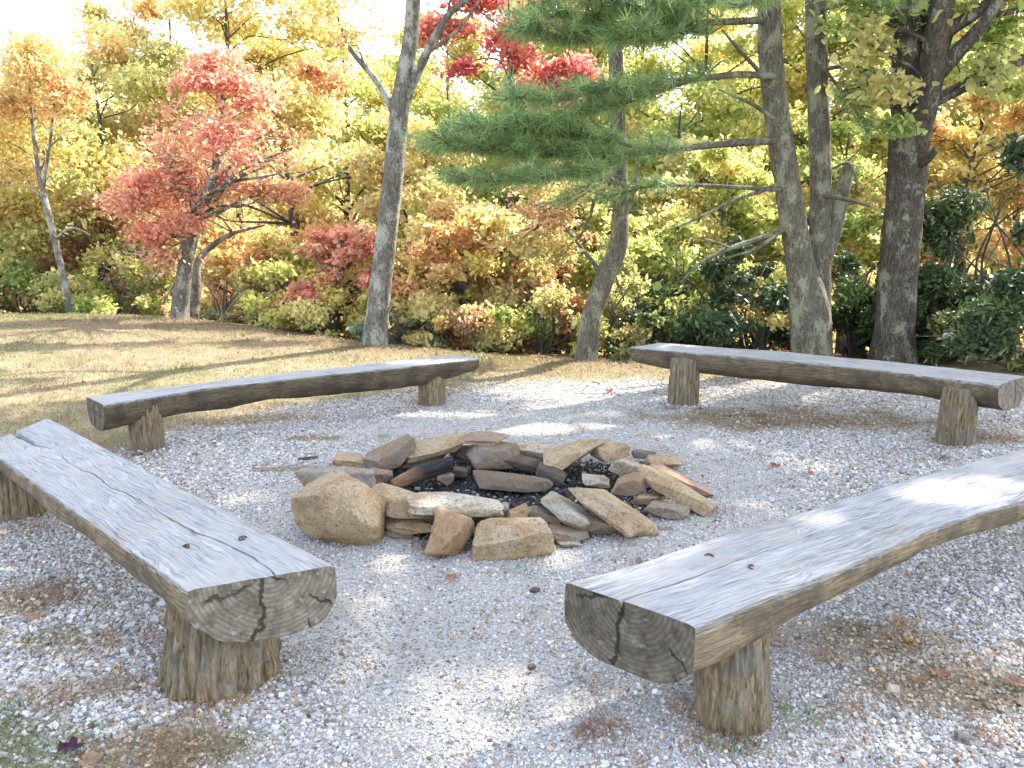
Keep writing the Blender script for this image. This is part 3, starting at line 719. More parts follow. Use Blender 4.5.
for k, (u, v, zc, L, W, H, yaw, tilt, roll, col, soot, label, cuts) in enumerate(ST):
    fk = 1.0 if k == 0 else .9 if k in (31, 32, 26, 27) else .68
    p = un(u, v + (0 if k == 0 or v > 520 else 3), zc * (.78 if k else 1)); H *= fk; L *= 1.08 if k else 1; W *= .92 if k else 1
    o = obj('stone', stone_mesh(L, W, H, 100 + k, cuts + 4, 1.0 if k else .6, soot, 9.0 if k else 2.7), M_STONE)
    o.location = Vector(p); o.rotation_euler = (math.radians(roll), math.radians(tilt), math.radians(yaw)); o.color = (*col, 1)
    tag(o, label, 'stone', 'stones of the fire ring' if k < 45 else 'small stones lying about')
# charred log and a stick
mb = MB(); P, r = resample([[-.19, 0, 0], [0, .012, .004], [.2, -.01, -.004]], [.03, .042, .034], .012)
mb.tube(P, r, 18, .22, 3, 8); mb.tube(P[:2][::-1], r[:2] * .98, 18, 0)
o = obj('charred_log', mb.mesh('charred_log'), char_material()); p = un(421, 474, .09); o.location = Vector(p); o.rotation_euler = (0, math.radians(-12), math.radians(32))
tag(o, 'charred black log with a brown end lying in the ashes', 'log')
def stick(pts, r, label):
    mb = MB(); P, rr = resample(pts, r, .02); P = P + .004 * np.stack([noise(P, 20, 1), noise(P, 20, 2), 0 * P[:, 0]], 1)
    mb.tube(P, rr, 7, .1, 2); o = obj('stick', mb.mesh('stick'), M_BARK_THIN); tag(o, label, 'stick')
stick([un(299, 459, .012), un(309, 458, .018), un(318, 457, .012)], [.008, .010, .006], 'short brown stick lying on the gravel behind the boulder')

# ------------------------------------------------------------------ fallen leaves
def fallen(u, v, size, col, label, rot, curl=.5, up=0.0):
    rng = np.random.default_rng(int(u * 7 + v)); n = 26
    th = np.linspace(0, 2 * PI, n, endpoint=False)
    r = size * (.34 + .2 * np.abs(np.cos(2.5 * th + .3)) + .12 * np.cos(th)) * rng.uniform(.88, 1.1, n)
    V = [np.zeros((1, 3))]
    for s in (.5, 1.):
        x = r * s * np.cos(th); y = .8 * r * s * np.sin(th); V.append(np.stack([x, y, curl * (y * y * 9 + .35 * np.abs(x) * s) + .006 * rng.normal(size=n) * s], 1))
    a = np.arange(n); F3 = np.stack([np.zeros(n, int), 1 + a, 1 + (a + 1) % n], 1); F4 = np.stack([1 + a, 1 + n + a, 1 + n + (a + 1) % n, 1 + (a + 1) % n], 1)
    V = np.concatenate(V); c = np.array(col) * (1 + .25 * noise(V, 60, 4)[:, None])
    me = mesh_np('fallen_leaf', V, [F3, F4], {'leaf_col': c}, True); o = obj('fallen_leaf', me, M_LEAF)
    p = un(u, v, .016); o.location = Vector(p); o.rotation_euler = (up, .1, rot); tag(o, label, 'leaf', 'fallen leaves')
fallen(774, 465, .075, (.38, .1, .06), 'red leaf lying on the gravel right of the fire ring', .3, .8)
fallen(809, 473, .085, (.5, .13, .07), 'orange red leaf standing on edge right of the red one', 1.2, .9, 1.1)
fallen(450, 577, .06, (.5, .27, .12), 'orange leaf on the gravel in front of the ring', .8, .9)
fallen(937, 673, .075, (.5, .3, .23), 'pinkish tan leaf flat on the gravel under the right bench', .2, .3)
fallen(1017, 684, .08, (.42, .26, .2), 'dull pink leaf at the right border of the gravel', 1.4, .5)
fallen(912, 641, .04, (.62, .36, .06), 'small bright yellow leaf on the gravel under the right bench', 2, .6)
fallen(67, 748, .075, (.1, .05, .075), 'dark purple leaf in the grass at the lower left', .5, .7)
fallen(88, 762, .07, (.45, .31, .2), 'tan curled leaf below the purple one', .9, .8)
fallen(30, 617, .08, (.5, .34, .25), 'pale tan leaf left under the left bench', .4, .3)
fallen(750, 429, .1, (.4, .2, .13), 'brown leaf in the litter before the back right bench', .4, .8)
fallen(608, 391, .1, (.45, .2, .12), 'reddish leaf near the left leg of the back right bench', 1.1, .7)
def build_litter():
    rng = np.random.default_rng(5); n = 3200
    y = rng.uniform(4, 15, n); x = rng.uniform(-1, 1, n) * (.62 * y + .5)
    ok = ((gravel_mask(x, y) < .4) | (litter_mask(x, y) > .6)) & (rng.uniform(size=n) < np.where(y > edge(x) - 1.2, 1, .3))
    x, y = x[ok], y[ok]; n = len(x); P = np.stack([x, y, gzn(x, y) + .015], 1)
    pal = np.array([[.38, .2, .1], [.3, .17, .09], [.5, .33, .13], [.36, .17, .1], [.24, .15, .09], [.5, .38, .26]])
    V, Q, C = leaves_at(P, rng.uniform(.025, .055, n), pal[rng.integers(0, 6, n)] * rng.uniform(.7, 1.2, (n, 1)), rng, .45, 1.5, .62)
    m = 420; y2 = 1.4 + 7 * rng.uniform(size=m) ** 1.3; x2 = rng.uniform(-1, 1, m) * (.62 * y2 + .3)
    V2, Q2, C2 = leaves_at(np.stack([x2, y2, gzn(x2, y2) + .012], 1), rng.uniform(.009, .03, m), pal[rng.integers(0, 6, m)] * rng.uniform(.5, 1.1, (m, 1)), rng, .6, 1.9)
    Q = np.concatenate([Q, Q2 + len(V)]); V = np.concatenate([V, V2]); C = np.concatenate([C, C2])
    o = obj('leaf_litter', mesh_np('leaf_litter', V, [Q], {'leaf_col': C}, False), M_LEAF); o['kind'] = 'stuff'

# ------------------------------------------------------------------ trees
SUN_AZ = math.atan2(.74, .67)             # from +Y towards +X
SUN_EL = math.radians(44)
SDIR = np.array([math.sin(SUN_AZ) * math.cos(SUN_EL), math.cos(SUN_AZ) * math.cos(SUN_EL), math.sin(SUN_EL)])
# openings in the canopy: where the photograph shows sun reaching the clearing (place, half axes, turn)
GAPS = [(un(925, 512, .45), .36, .17, .35), (un(605, 572, .45), .24, .12, .5), (un(740, 447), .75, .3, -.6), (un(830, 505), .55, .25, -.8), (un(400, 588), .22, .1, .2),
        (un(500, 690), .3, .3, .8), (un(440, 410), .7, .16, 0), (un(540, 700), .25, .2, 0), (un(560, 425), .6, .15, 0),
        (un(786, 655), .14, .08, 0), (un(60, 395), 1.3, .22, .3), (un(170, 372), 1.6, .25, .25), (un(90, 345), 2.2, .5, .2), (un(250, 365), 1.2, .3, .2), (un(60, 325), 3, .6, .2), (un(220, 340), 2., .35, .2), (un(505, 492, .3), .7, .12, 0), (un(680, 480, .1), .4, .2, -.5)]
def carve(P, seed=0):
    t = (P[:, 2] - .15) / SDIR[2]; Lx = P[:, 0] - SDIR[0] * t; Ly = P[:, 1] - SDIR[1] * t
    keep = np.ones(len(P), bool); w = .35 * noise(np.stack([Lx, Ly, 0 * Lx], 1), 4.5, 77)
    for c, rx, ry, a in GAPS:
        dx, dy = Lx - c[0], Ly - c[1]; ca, sa = math.cos(a), math.sin(a)
        keep &= ((dx * ca + dy * sa) / rx) ** 2 + ((-dx * sa + dy * ca) / ry) ** 2 > 1 + w
    return keep

def leaves_at(P, size, cols, rng, flat=.6, aspect=1.6, tilt=1.0, hexa=False):
    n = len(P)
    nrm = rng.normal(size=(n, 3)) * np.array([1, 1, .7]); nrm[:, 2] += flat * 1.6; nrm /= np.linalg.norm(nrm, axis=1)[:, None]
    a = rng.normal(size=(n, 3)); a[:, 2] -= .4; a -= nrm * (a * nrm).sum(1)[:, None]; a /= np.linalg.norm(a, axis=1)[:, None]
    b = np.cross(nrm, a); L = size[:, None] * .5; W = L / aspect
    fold = nrm * (W * .35)
    if hexa:                                  # pointed oval, for leaves near enough to show their outline
        V = np.stack([P - a * L, P - b * W * .8 + fold - a * L * .5, P - b * W * .95 + fold + a * L * .12, P + a * L * 1.05, P + b * W * .95 + fold + a * L * .12, P + b * W * .8 + fold - a * L * .5], 1).reshape(-1, 3)
        return V, np.arange(6 * n).reshape(-1, 6), np.repeat(cols, 6, 0)
    V = np.stack([P - a * L, P - b * W + fold - a * L * .1, P + a * L, P + b * W + fold - a * L * .1], 1).reshape(-1, 3)
    return V, np.arange(4 * n).reshape(-1, 4), np.repeat(cols, 4, 0)

YEL = [(.76, .62, .22), (.78, .68, .32), (.68, .58, .22)]; GLD = [(.74, .52, .2), (.72, .47, .2), (.76, .62, .3)]; ORG = [(.74, .43, .2), (.7, .38, .2), (.74, .53, .27)]
RDD = [(.68, .2, .18), (.7, .28, .21), (.62, .16, .15)]; PKR = [(.8, .4, .27), (.8, .5, .31), (.78, .31, .23)]; GRE = [(.36, .46, .13), (.44, .52, .17), (.27, .36, .11)]
YGR = [(.6, .62, .2), (.68, .66, .26), (.5, .54, .17)]; OLV = [(.5, .46, .18), (.6, .52, .22), (.42, .42, .17)]; BRW = [(.52, .3, .19), (.48, .25, .17), (.58, .38, .23)]
DGR = [(.035, .06, .025), (.05, .085, .03), (.08, .12, .04)]


def crown_leaves(clumps, n, size, pal, rng, flat=.6, aspect=1.6, prune=True):
    """clumps: list of (centre, radius vec); leaves thicken towards each clump's twigs"""
    w = np.array([c[1][0] * c[1][1] * c[1][2] for c in clumps]) ** .67; w /= w.sum()
    idx = rng.choice(len(clumps), n, p=w)
    C = np.array([c[0] for c in clumps])[idx]; Rr = np.array([c[1] for c in clumps])[idx]
    # several leafy twigs per clump
    nt_ = 7; tw = rng.normal(size=(len(clumps), nt_, 3)); tw /= np.linalg.norm(tw, axis=2)[..., None]; tw *= rng.uniform(.35, 1., (len(clumps), nt_, 1))
    T = tw[idx, rng.integers(0, nt_, n)]
    q = rng.uniform(.15, 1.1, n)[:, None]
    P = C + Rr * (T * q + rng.normal(0, .27, (n, 3)))
    pal = np.array(pal); cb = rng.uniform(size=len(clumps)); cc = pal[rng.integers(0, len(pal), len(clumps))]
    c2 = pal[rng.integers(0, len(pal), n)]; m = rng.uniform(.45, .95, (n, 1)); col = cc[idx] * m + c2 * (1 - m)
    col = col * np.exp(rng.normal(0, .2, (n, 1)))
    k = np.ones(n, bool)
    if prune: k = carve(P)
    k &= P[:, 2] > gz(P[:, 0], P[:, 1]) + .02
    P, col = P[k], col[k]
    return leaves_at(P, size * np.exp(rng.normal(0, .36, len(P))), np.clip(col, 0, .8), rng, flat, aspect, hexa=aspect > 1.65)

def limb_to(mb, trunk, rad, c, rng, r_end=.006, twigs=3, rv=None, seg=6, low=.35, cut=.25):
    trunk = np.asarray(trunk); n = len(trunk)
    z = c[2] - rng.uniform(low * .5, low * 1.4) * np.linalg.norm(c[:2] - trunk[-1, :2]) - .2
    i = int(np.argmin(np.abs(trunk[:, 2] - z) + np.where(trunk[:, 2] < cut * trunk[:, 2].max(), 9, 0)))
    s = trunk[i]; v = c - s; L = np.linalg.norm(v)
    m1 = s + v * .33 + rng.normal(0, .07 * L, 3) + np.array([0, 0, .05 * L]); m2 = s + v * .68 + rng.normal(0, .06 * L, 3) + np.array([0, 0, .05 * L])
    r0 = min(rad[i] * .55, .012 + .016 * L)
    P, r = resample([s, m1, m2, c], [r0, r0 * .72, r0 * .45, r_end], max(.1, L / 14))
    mb.tube(P, r, seg, .1, int(rng.integers(99)))
    if rv is not None:
        for _ in range(twigs):
            e = c + rng.normal(0, .55, 3) * rv; b = P[int(len(P) * rng.uniform(.55, .9))]
            mb.tube(np.array([b, (b + e) / 2 + rng.normal(0, .05, 3), e]), [r_end * 1.1, r_end * .8, r_end * .4], 4, cap=False)

def tree(name, label, cat, base, paths, clumps, n, size, pal, bark, group=None, seed=1, seg=14, barkamt=.1, flat=.6, aspect=1.6, limbs=True, twigs=3, leafmat=None, step=.14, rend=.006, crown='crown'):
    rng = np.random.default_rng(seed); base = np.asarray(base, float)
    root = thing(name, label, cat, base, 0, group)
    mb = MB(); main = None
    for k, (P, r) in enumerate(paths):
        Pp, rr = resample(P, r, step)
        if k == 0:
            hgt = Pp[:, 2] - Pp[0, 2]; rr = rr * (1 + .22 * np.exp(-hgt / .2))
        mb.tube(Pp - base, rr, seg if rr.max() > .05 else 7, barkamt if rr.max() > .02 else 0, seed + k, 10)
        if main is None: main = (Pp, rr)
        else: main = (np.concatenate([main[0], Pp]), np.concatenate([main[1], rr]))
    if limbs:
        for c, rv in clumps:
            sub = MB(); limb_to(mb, main[0] - base, main[1], np.asarray(c) - base, rng, rend, twigs, np.asarray(rv), cut=.12 if group else .36)
    obj('trunk', mb.mesh('trunk'), bark, root)
    if n:
        V, Q, C = crown_leaves(clumps, n, size, pal, rng, flat, aspect)
        if len(V): obj(crown, mesh_np(crown, V - base, [Q], {'leaf_col': C}, False), leafmat or M_LEAF, root)
    return root
def px(u, v, y): return at(u, v, y)
def clump_px(lst):     # (u, v, y, radius[, flatten])
    return [(at(u, v, y), np.array([r, r, r * (f[0] if f else .6)])) for u, v, y, r, *f in lst]
def gp(u, y):          # ground point in picture column u at distance y
    x = (u - 512) / FPX * (y * CP + CAMH * SP); return np.array([x, y, float(gz(x, y)) - .05])

WOODS = 'trees of the woods beyond the clearing'
# --- mottled leaning trunk left of centre
b = px(374, 346, 10.2); b[2] = gz(b[0], b[1]) - .05
tree('mottled_tree', 'tall leaning tree with pale mottled bark forking high above the left back bench', 'tree', b,
     [([b, px(379, 300, 10.2), px(386, 240, 10.2), px(394, 170, 10.2), px(400, 105, 10.2), px(411, 40, 10.25), px(416, -40, 10.3), px(425, -160, 10.4), px(440, -330, 10.6)], [.135, .125, .118, .11, .105, .085, .075, .06, .03]),
      ([px(399, 118, 10.2), px(412, 85, 10.2), px(428, 50, 10.1), px(447, 15, 10.), px(475, -8, 9.9), px(520, -60, 9.8)], [.06, .05, .045, .035, .03, .015]),
      ([px(393, 110, 10.2), px(382, 88, 10.3), px(368, 70, 10.4), px(350, 50, 10.5), px(335, 10, 10.6)], [.05, .04, .036, .028, .012])],
     clump_px([(352, 35, 10.4, .45), (335, 10, 10.6, .5), (365, 60, 10.5, .25), (470, -30, 9.9, .5), (520, -70, 9.8, .7), (400, -120, 10.2, .9), (450, -220, 10.4, 1.1), (380, -260, 10.6, 1.0), (500, -180, 10., .9), (350, -150, 10.8, .8)]),
     15000, .065, GLD + ORG + YEL, M_BARK_GREY, None, 31, 26, .09, step=.07)
# --- red maple
b = px(180, 326, 12.0); b[2] = gz(b[0], b[1]) - .05
tree('red_maple', 'maple with a rounded pinkish red crown standing at the crest of the lawn', 'tree', b,
     [([b, px(183, 285, 12), px(188, 240, 12), px(203, 205, 11.9), px(216, 170, 11.8), px(222, 120, 11.8), px(224, 80, 11.8)], [.105, .098, .085, .066, .05, .03, .012]),
      ([px(175, 325, 12.1), px(180, 280, 12.15), px(195, 240, 12.2), px(197, 200, 12.2), px(190, 160, 12.2), px(180, 130, 12.2)], [.08, .072, .056, .04, .024, .01]),
      ([px(193, 322, 12.3), px(197, 285, 12.4), px(196, 260, 12.4), px(225, 235, 12.4), px(265, 225, 12.3)], [.07, .062, .048, .032, .01]),
      ([px(205, 200, 11.9), px(235, 178, 11.7), px(262, 168, 11.6)], [.045, .03, .012])],
     clump_px([(218, 60, 11.8, .45), (200, 85, 11.6, .45), (240, 80, 11.7, .45), (265, 105, 11.6, .45), (215, 78, 11.8, .45), (228, 88, 11.6, .5), (250, 110, 11.6, .5), (180, 120, 11.6, .5), (270, 135, 11.5, .5), (160, 145, 11.6, .5), (215, 140, 11.3, .6), (190, 195, 11.4, .45), (240, 190, 11.4, .45), (215, 90, 11.8, .45), (222, 120, 11.7, .6), (195, 135, 11.8, .6), (245, 135, 11.8, .6), (170, 160, 11.8, .55), (205, 160, 11.6, .65), (240, 165, 11.6, .6), (275, 160, 11.7, .5), (150, 185, 11.9, .5),
               (180, 185, 11.7, .5), (225, 180, 11.8, .5), (165, 185, 11.4, .5), (200, 185, 11.3, .55), (130, 205, 11.9, .45), (185, 225, 11.6, .4), (160, 255, 11.9, .4), (255, 165, 11.2, .5), (290, 170, 11.5, .45), (150, 230, 12.1, .45), (175, 215, 12.2, .4), (265, 195, 12, .45), (290, 195, 12.1, .35), (150, 280, 12.2, .45), (165, 300, 12.0, .35), (135, 255, 12.3, .4), (200, 110, 12, .5), (290, 150, 11.9, .4), (235, 105, 12, .45)]),
     62000, .056, PKR, M_BARK_GREY, None, 32, 20, .1, .8, 1.5, step=.1)
# --- far left sapling
b = px(72, 318, 13.2); b[2] = gz(b[0], b[1]) - .05
tree('slender_tree', 'slender pale leaning tree with tan orange leaves at the far left', 'tree', b,
     [([b, px(62, 270, 13.2), px(50, 220, 13.2), px(40, 180, 13.2), px(32, 120, 13.2), px(28, 60, 13.2)], [.055, .05, .046, .04, .026, .01]),
      ([px(55, 240, 13.2), px(70, 225, 13.1), px(90, 235, 13.)], [.026, .02, .008]), ([px(43, 190, 13.2), px(52, 130, 13.1), px(55, 90, 13.)], [.028, .02, .008])],
     clump_px([(25, 60, 13.2, .6), (50, 75, 13., .6), (10, 95, 13.3, .6), (60, 105, 13, .55), (30, 110, 13.3, .6), (75, 130, 13.1, .4), (5, 140, 13.4, .6), (45, 150, 13.2, .6), (20, 170, 13.4, .6), (80, 90, 13., .4), (35, 45, 13.2, .5)]),
     15000, .058, ORG + YEL + GLD + [(.62, .38, .2)], M_BARK_GREY, None, 33, 14, .08, step=.1)
# --- crooked dark trunk, centre
b = px(586, 366, 9.3); b[2] = gz(b[0], b[1]) - .05
tree('crooked_tree', 'crooked dark trunked tree with sparse russet leaves at the middle of the clearing edge', 'tree', b,
     [([b, px(590, 320, 9.3), px(604, 280, 9.3), px(618, 250, 9.3), px(621, 210, 9.3), px(619, 150, 9.3), px(616, 80, 9.3), px(614, 0, 9.3), px(610, -100, 9.3), px(600, -200, 9.3)], [.105, .1, .1, .1, .08, .075, .07, .065, .05, .02]),
      ([px(621, 225, 9.3), px(635, 190, 9.2), px(640, 150, 9.2)], [.03, .02, .008]), ([px(604, 275, 9.3), px(575, 240, 9.4), px(560, 220, 9.5)], [.03, .02, .008])],
     clump_px([(545, 215, 9.4, .5, .4), (520, 240, 9.5, .4, .4), (575, 190, 9.4, .45, .4), (560, 255, 9.5, .4, .4), (530, 190, 9.6, .35, .4), (560, -120, 9.4, .9), (640, -160, 9.3, .9), (600, -240, 9.3, 1.0)]),
     14000, .058, BRW + OLV + ORG, M_BARK_PINE, None, 34, 20, .12, .9, step=.08)
# --- oak
b = px(893, 362, 8.8); b[2] = gz(b[0], b[1]) - .05
OAKY = 8.8
rng_o = np.random.default_rng(77)
oak_cl = clump_px([(872, 45, 8.3, .45), (885, 95, 8.2, .35), (860, 80, 8.6, .35), (955, 5, 8.6, .5), (1000, 30, 8.6, .5), (985, 70, 8.4, .35), (900, 125, 8.3, .25), (1010, -20, 8.4, .6), (850, 10, 8.5, .5), (1020, 90, 8.6, .3)])
for _ in range(170):
    d = rng_o.normal(size=3); d /= np.linalg.norm(d); d *= rng_o.uniform(.35, 1) ** .6
    c = np.array([6.0, 8.1, 8.0]) + d * np.array([6.0, 4.6, 3.4])
    if c[2] > 3.9: oak_cl.append((c, np.array([.85, .85, .5]) * rng_o.uniform(.75, 1.25)))
tree('oak_tree', 'thick dark barked oak dividing into several limbs at the right', 'tree', b,
     [([b, px(895, 320, 8.8), px(899, 260, 8.8), px(906, 190, 8.8), px(911, 120, 8.8), px(910, 60, 8.8), px(913, 0, 8.8), px(918, -100, 8.7), px(930, -260, 8.6), px(950, -480, 8.4)], [.2, .175, .17, .172, .178, .155, .145, .12, .1, .03]),
      ([px(913, 150, 8.7), px(928, 90, 8.6), px(936, 40, 8.5), px(943, 0, 8.45), px(960, -90, 8.3), px(1000, -240, 8.0)], [.12, .115, .105, .1, .08, .03]),
      ([px(932, 80, 8.6), px(955, 55, 8.5), px(980, 28, 8.4), px(1005, -5, 8.3), px(1060, -80, 8.)], [.075, .065, .055, .045, .02]),
      ([px(918, 165, 8.7), px(928, 160, 8.5), px(937, 148, 8.4)], [.05, .04, .03]),
      ([px(906, 40, 8.8), px(880, -60, 8.6), px(840, -200, 8.2)], [.1, .08, .03])],
     oak_cl, 290000, .078, OLV + YGR + GRE + GRE, M_BARK_OAK, None, 35, 34, .13, .7, 1.7, step=.06, twigs=2)

# --- pine with two stems and long boughs
def needles(T, D, n_per, L, rng, pal):
    """tufts at T pointing along D"""
    n = len(T) * n_per; P = np.repeat(T, n_per, 0); d0 = np.repeat(D, n_per, 0)
    d = d0 * .75 + rng.normal(0, .62, (n, 3)); d[:, 2] += .18; d /= np.linalg.norm(d, axis=1)[:, None]
    L = L * rng.uniform(.65, 1.15, n)[:, None]; s = np.cross(d, rng.normal(size=(n, 3))); s /= np.linalg.norm(s, axis=1)[:, None]; s *= .0027
    tip = P + d * L; tip[:, 2] -= .12 * L[:, 0]
    V = np.stack([P - s, P + s, tip + s * .35, tip - s * .35], 1).reshape(-1, 3)
    pal = np.array(pal); c = np.repeat(pal[rng.integers(0, len(pal), len(T))] * np.exp(rng.normal(0, .18, (len(T), 1))), n_per, 0) * np.exp(rng.normal(0, .15, (n, 1)))
    return V, np.repeat(c, 4, 0)
def build_pine():
    rng = np.random.default_rng(41)
    b = px(812, 368, 8.9); b[2] = gz(b[0], b[1]) - .05
    root = thing('pine_tree', 'lichen covered pine with twin stems and long needle boughs reaching left', 'tree', b)
    mb = MB()
    def t(P, r, seg=10, bk=.1, st=.08, sd=1):
        Pp, rr = resample(P, r, st); mb.tube(Pp - b, rr, seg, bk, sd, 10); return Pp
    t([b, px(811, 330, 8.9), px(808, 300, 8.9), px(800, 265, 8.85), px(793, 220, 8.8), px(784, 160, 8.75), px(776, 110, 8.7), px(770, 50, 8.7), px(768, -30, 8.7), px(766, -200, 8.7), px(764, -450, 8.7)],
      [.205, .2, .185, .132, .122, .116, .111, .106, .1, .08, .03], 32, .1, .06, 2)
    t([px(814, 350, 8.95), px(816, 300, 9.), px(820, 250, 9.05), px(821, 190, 9.1), px(819, 120, 9.1), px(816, 40, 9.1), px(815, -40, 9.1), px(818, -220, 9.1), px(822, -430, 9.1)], [.17, .14, .108, .102, .099, .1, .095, .07, .03], 28, .1, .06, 3)
    t([px(822, 262, 9.05), px(832, 235, 9.1), px(840, 200, 9.15), px(849, 165, 9.2)], [.09, .085, .08, .06], 16, .1, .06, 4)
    # bare dead side branches
    for P, r in [([px(780, 232, 8.8), px(730, 248, 8.6), px(700, 262, 8.4), px(680, 282, 8.3)], [.03, .022, .015, .006]),
                 ([px(730, 248, 8.6), px(710, 240, 8.4), px(690, 236, 8.3)], [.015, .01, .004]),
                 ([px(790, 225, 8.8), px(755, 250, 8.6), px(720, 260, 8.7)], [.025, .015, .005]),
                 ([px(786, 182, 8.75), px(735, 200, 8.6), px(690, 222, 8.5), px(668, 230, 8.4)], [.025, .018, .012, .005]),
                 ([px(830, 170, 9.1), px(850, 160, 8.9), px(858, 185, 8.8), px(852, 215, 8.8)], [.013, .011, .008, .004]),
                 ([px(822, 195, 9.), px(850, 200, 8.8), px(875, 208, 8.6)], [.025, .018, .008]),
                 ([px(765, 78, 8.6), px(735, 45, 8.3), px(722, 30, 8.2)], [.02, .015, .007]),
                 ([px(782, 125, 8.7), px(755, 105, 8.5), px(720, 90, 8.4)], [.025, .018, .007]),
                 ([px(820, 70, 9.), px(850, 65, 8.7), px(880, 74, 8.4)], [.022, .015, .006])]:
        t(P, r, 8, .08, .06, 5)
    boughs = [  # path, radii, fraction where needles begin, half breadth, twig count
        ([px(780, 140, 8.7), px(720, 144, 8.4), px(655, 152, 8.0), px(590, 156, 7.7), px(520, 152, 7.4), px(455, 148, 7.2)], [.055, .045, .036, .028, .018, .006], .32, .62, 150),
        ([px(655, 152, 8.0), px(600, 138, 7.7), px(540, 128, 7.3), px(475, 128, 7.0)], [.025, .018, .012, .005], .1, .5, 90),
        ([px(640, 154, 7.95), px(590, 172, 7.6), px(530, 182, 7.3), px(470, 180, 7.1)], [.025, .018, .012, .005], .1, .45, 80),
        ([px(690, 148, 8.2), px(640, 150, 8.3), px(580, 150, 8.3), px(540, 166, 8.3)], [.025, .018, .012, .005], .2, .45, 60),
        ([px(690, 80, 8.1), px(620, 88, 7.7), px(560, 100, 7.3), px(520, 98, 7.)], [.025, .018, .012, .005], .2, .45, 70),
        ([px(680, 24, 8.), px(630, 36, 7.6), px(570, 38, 7.3), px(530, 32, 7.1)], [.025, .018, .012, .005], .15, .5, 80),
        ([px(700, 22, 8.2), px(690, 32, 7.7), px(670, 38, 7.3), px(640, 36, 7.1)], [.025, .018, .012, .005], .2, .5, 60),
        ([px(775, 76, 8.6), px(735, 74, 8.4), px(690, 80, 8.1), px(640, 98, 7.8), px(570, 118, 7.6), px(500, 128, 7.4)], [.05, .04, .033, .026, .018, .006], .3, .5, 100),
        ([px(770, 20, 8.7), px(720, 22, 8.3), px(660, 25, 7.9), px(600, 22, 7.6), px(545, 14, 7.4)], [.05, .04, .03, .02, .006], .25, .6, 120),
        ([px(769, 5, 8.7), px(730, -10, 8.2), px(690, 5, 7.7), px(650, 10, 7.3), px(600, -4, 7.)], [.045, .035, .026, .018, .006], .3, .6, 95),
        ([px(770, -25, 8.7), px(780, -20, 8.), px(770, -8, 7.4), px(750, 4, 7.)], [.04, .03, .02, .006], .3, .5, 55),
        ([px(619, 120, 9.2), px(590, 190, 8.8), px(560, 200, 8.6)], [.02, .014, .006], .3, .3, 24),
        ([px(780, 190, 8.7), px(700, 185, 8.5), px(650, 186, 8.3), px(610, 196, 8.2)], [.03, .022, .014, .006], .5, .35, 34),
        ([px(818, 10, 9.), px(860, 0, 8.6), px(900, 10, 8.2)], [.035, .025, .008], .3, .5, 45),
        ([px(818, 60, 9.), px(842, 92, 8.7), px(862, 120, 8.5)], [.025, .018, .006], .35, .35, 22),
    ]
    for _ in range(16):   # higher boughs, above the picture
        z = rng.uniform(5.2, 9.5); a = rng.uniform(-.2, 2 * PI); s = np.array([2.95, 8.75, z]); L = rng.uniform(1.6, 3.2) * (1.25 - (z - 5) / 9)
        e = s + L * np.array([math.cos(a), math.sin(a), -.05]); boughs.append(([s, (s + e) / 2 + np.array([0, 0, .1]), e], [.04, .025, .006], .25, .6, 42))
    TT, DD = [], []
    for P, r, f0, hb, nt_ in boughs:
        Pp = t(P, np.array(r) * .72, 8, .08, .1, 6); n = len(Pp); tang = np.gradient(Pp, axis=0); tang /= np.linalg.norm(tang, axis=1)[:, None]
        for _ in range(int(nt_ * .95)):
            q = f0 + (1 - f0) * rng.uniform() ** .8; i = min(n - 1, int(q * n)); s = Pp[i]; fwd = tang[i]
            side = np.cross(fwd, [0, 0, 1]); side /= np.linalg.norm(side) + 1e-6
            d = fwd * rng.uniform(.35, 1.1) + side * rng.choice([-1, 1]) * rng.uniform(.15, 1.) + np.array([0, 0, rng.uniform(-.14, .26)]); d /= np.linalg.norm(d)
            L = hb * rng.uniform(.4, 1.) * (1.15 - .5 * q); m = max(3, int(L / .055))
            tt = np.linspace(.25, 1, m)[:, None]; Q = s + d * L * tt + np.array([0, 0, .10]) * (tt * tt) * L
            mb.tube(np.array([s, s + d * L * .5, Q[-1]]) - b, [.006, .0045, .002], 4, cap=False)
            TT.append(Q); DD.append(np.repeat(d[None], m, 0))
    TT = np.concatenate(TT); DD = np.concatenate(DD)
    k = carve(TT); TT, DD = TT[k], DD[k]
    print('pine tufts', len(TT))
    V, C = needles(TT, DD, 13, .13, rng, [(.23, .36, .13), (.29, .41, .16), (.18, .3, .13), (.35, .44, .16)])
    obj('trunk', mb.mesh('trunk'), M_BARK_PINE, root)
    obj('crown', mesh_np('crown', V - b, [np.arange(len(V)).reshape(-1, 4)], {'leaf_col': C}, False), M_NEEDLE, root)
build_pine()

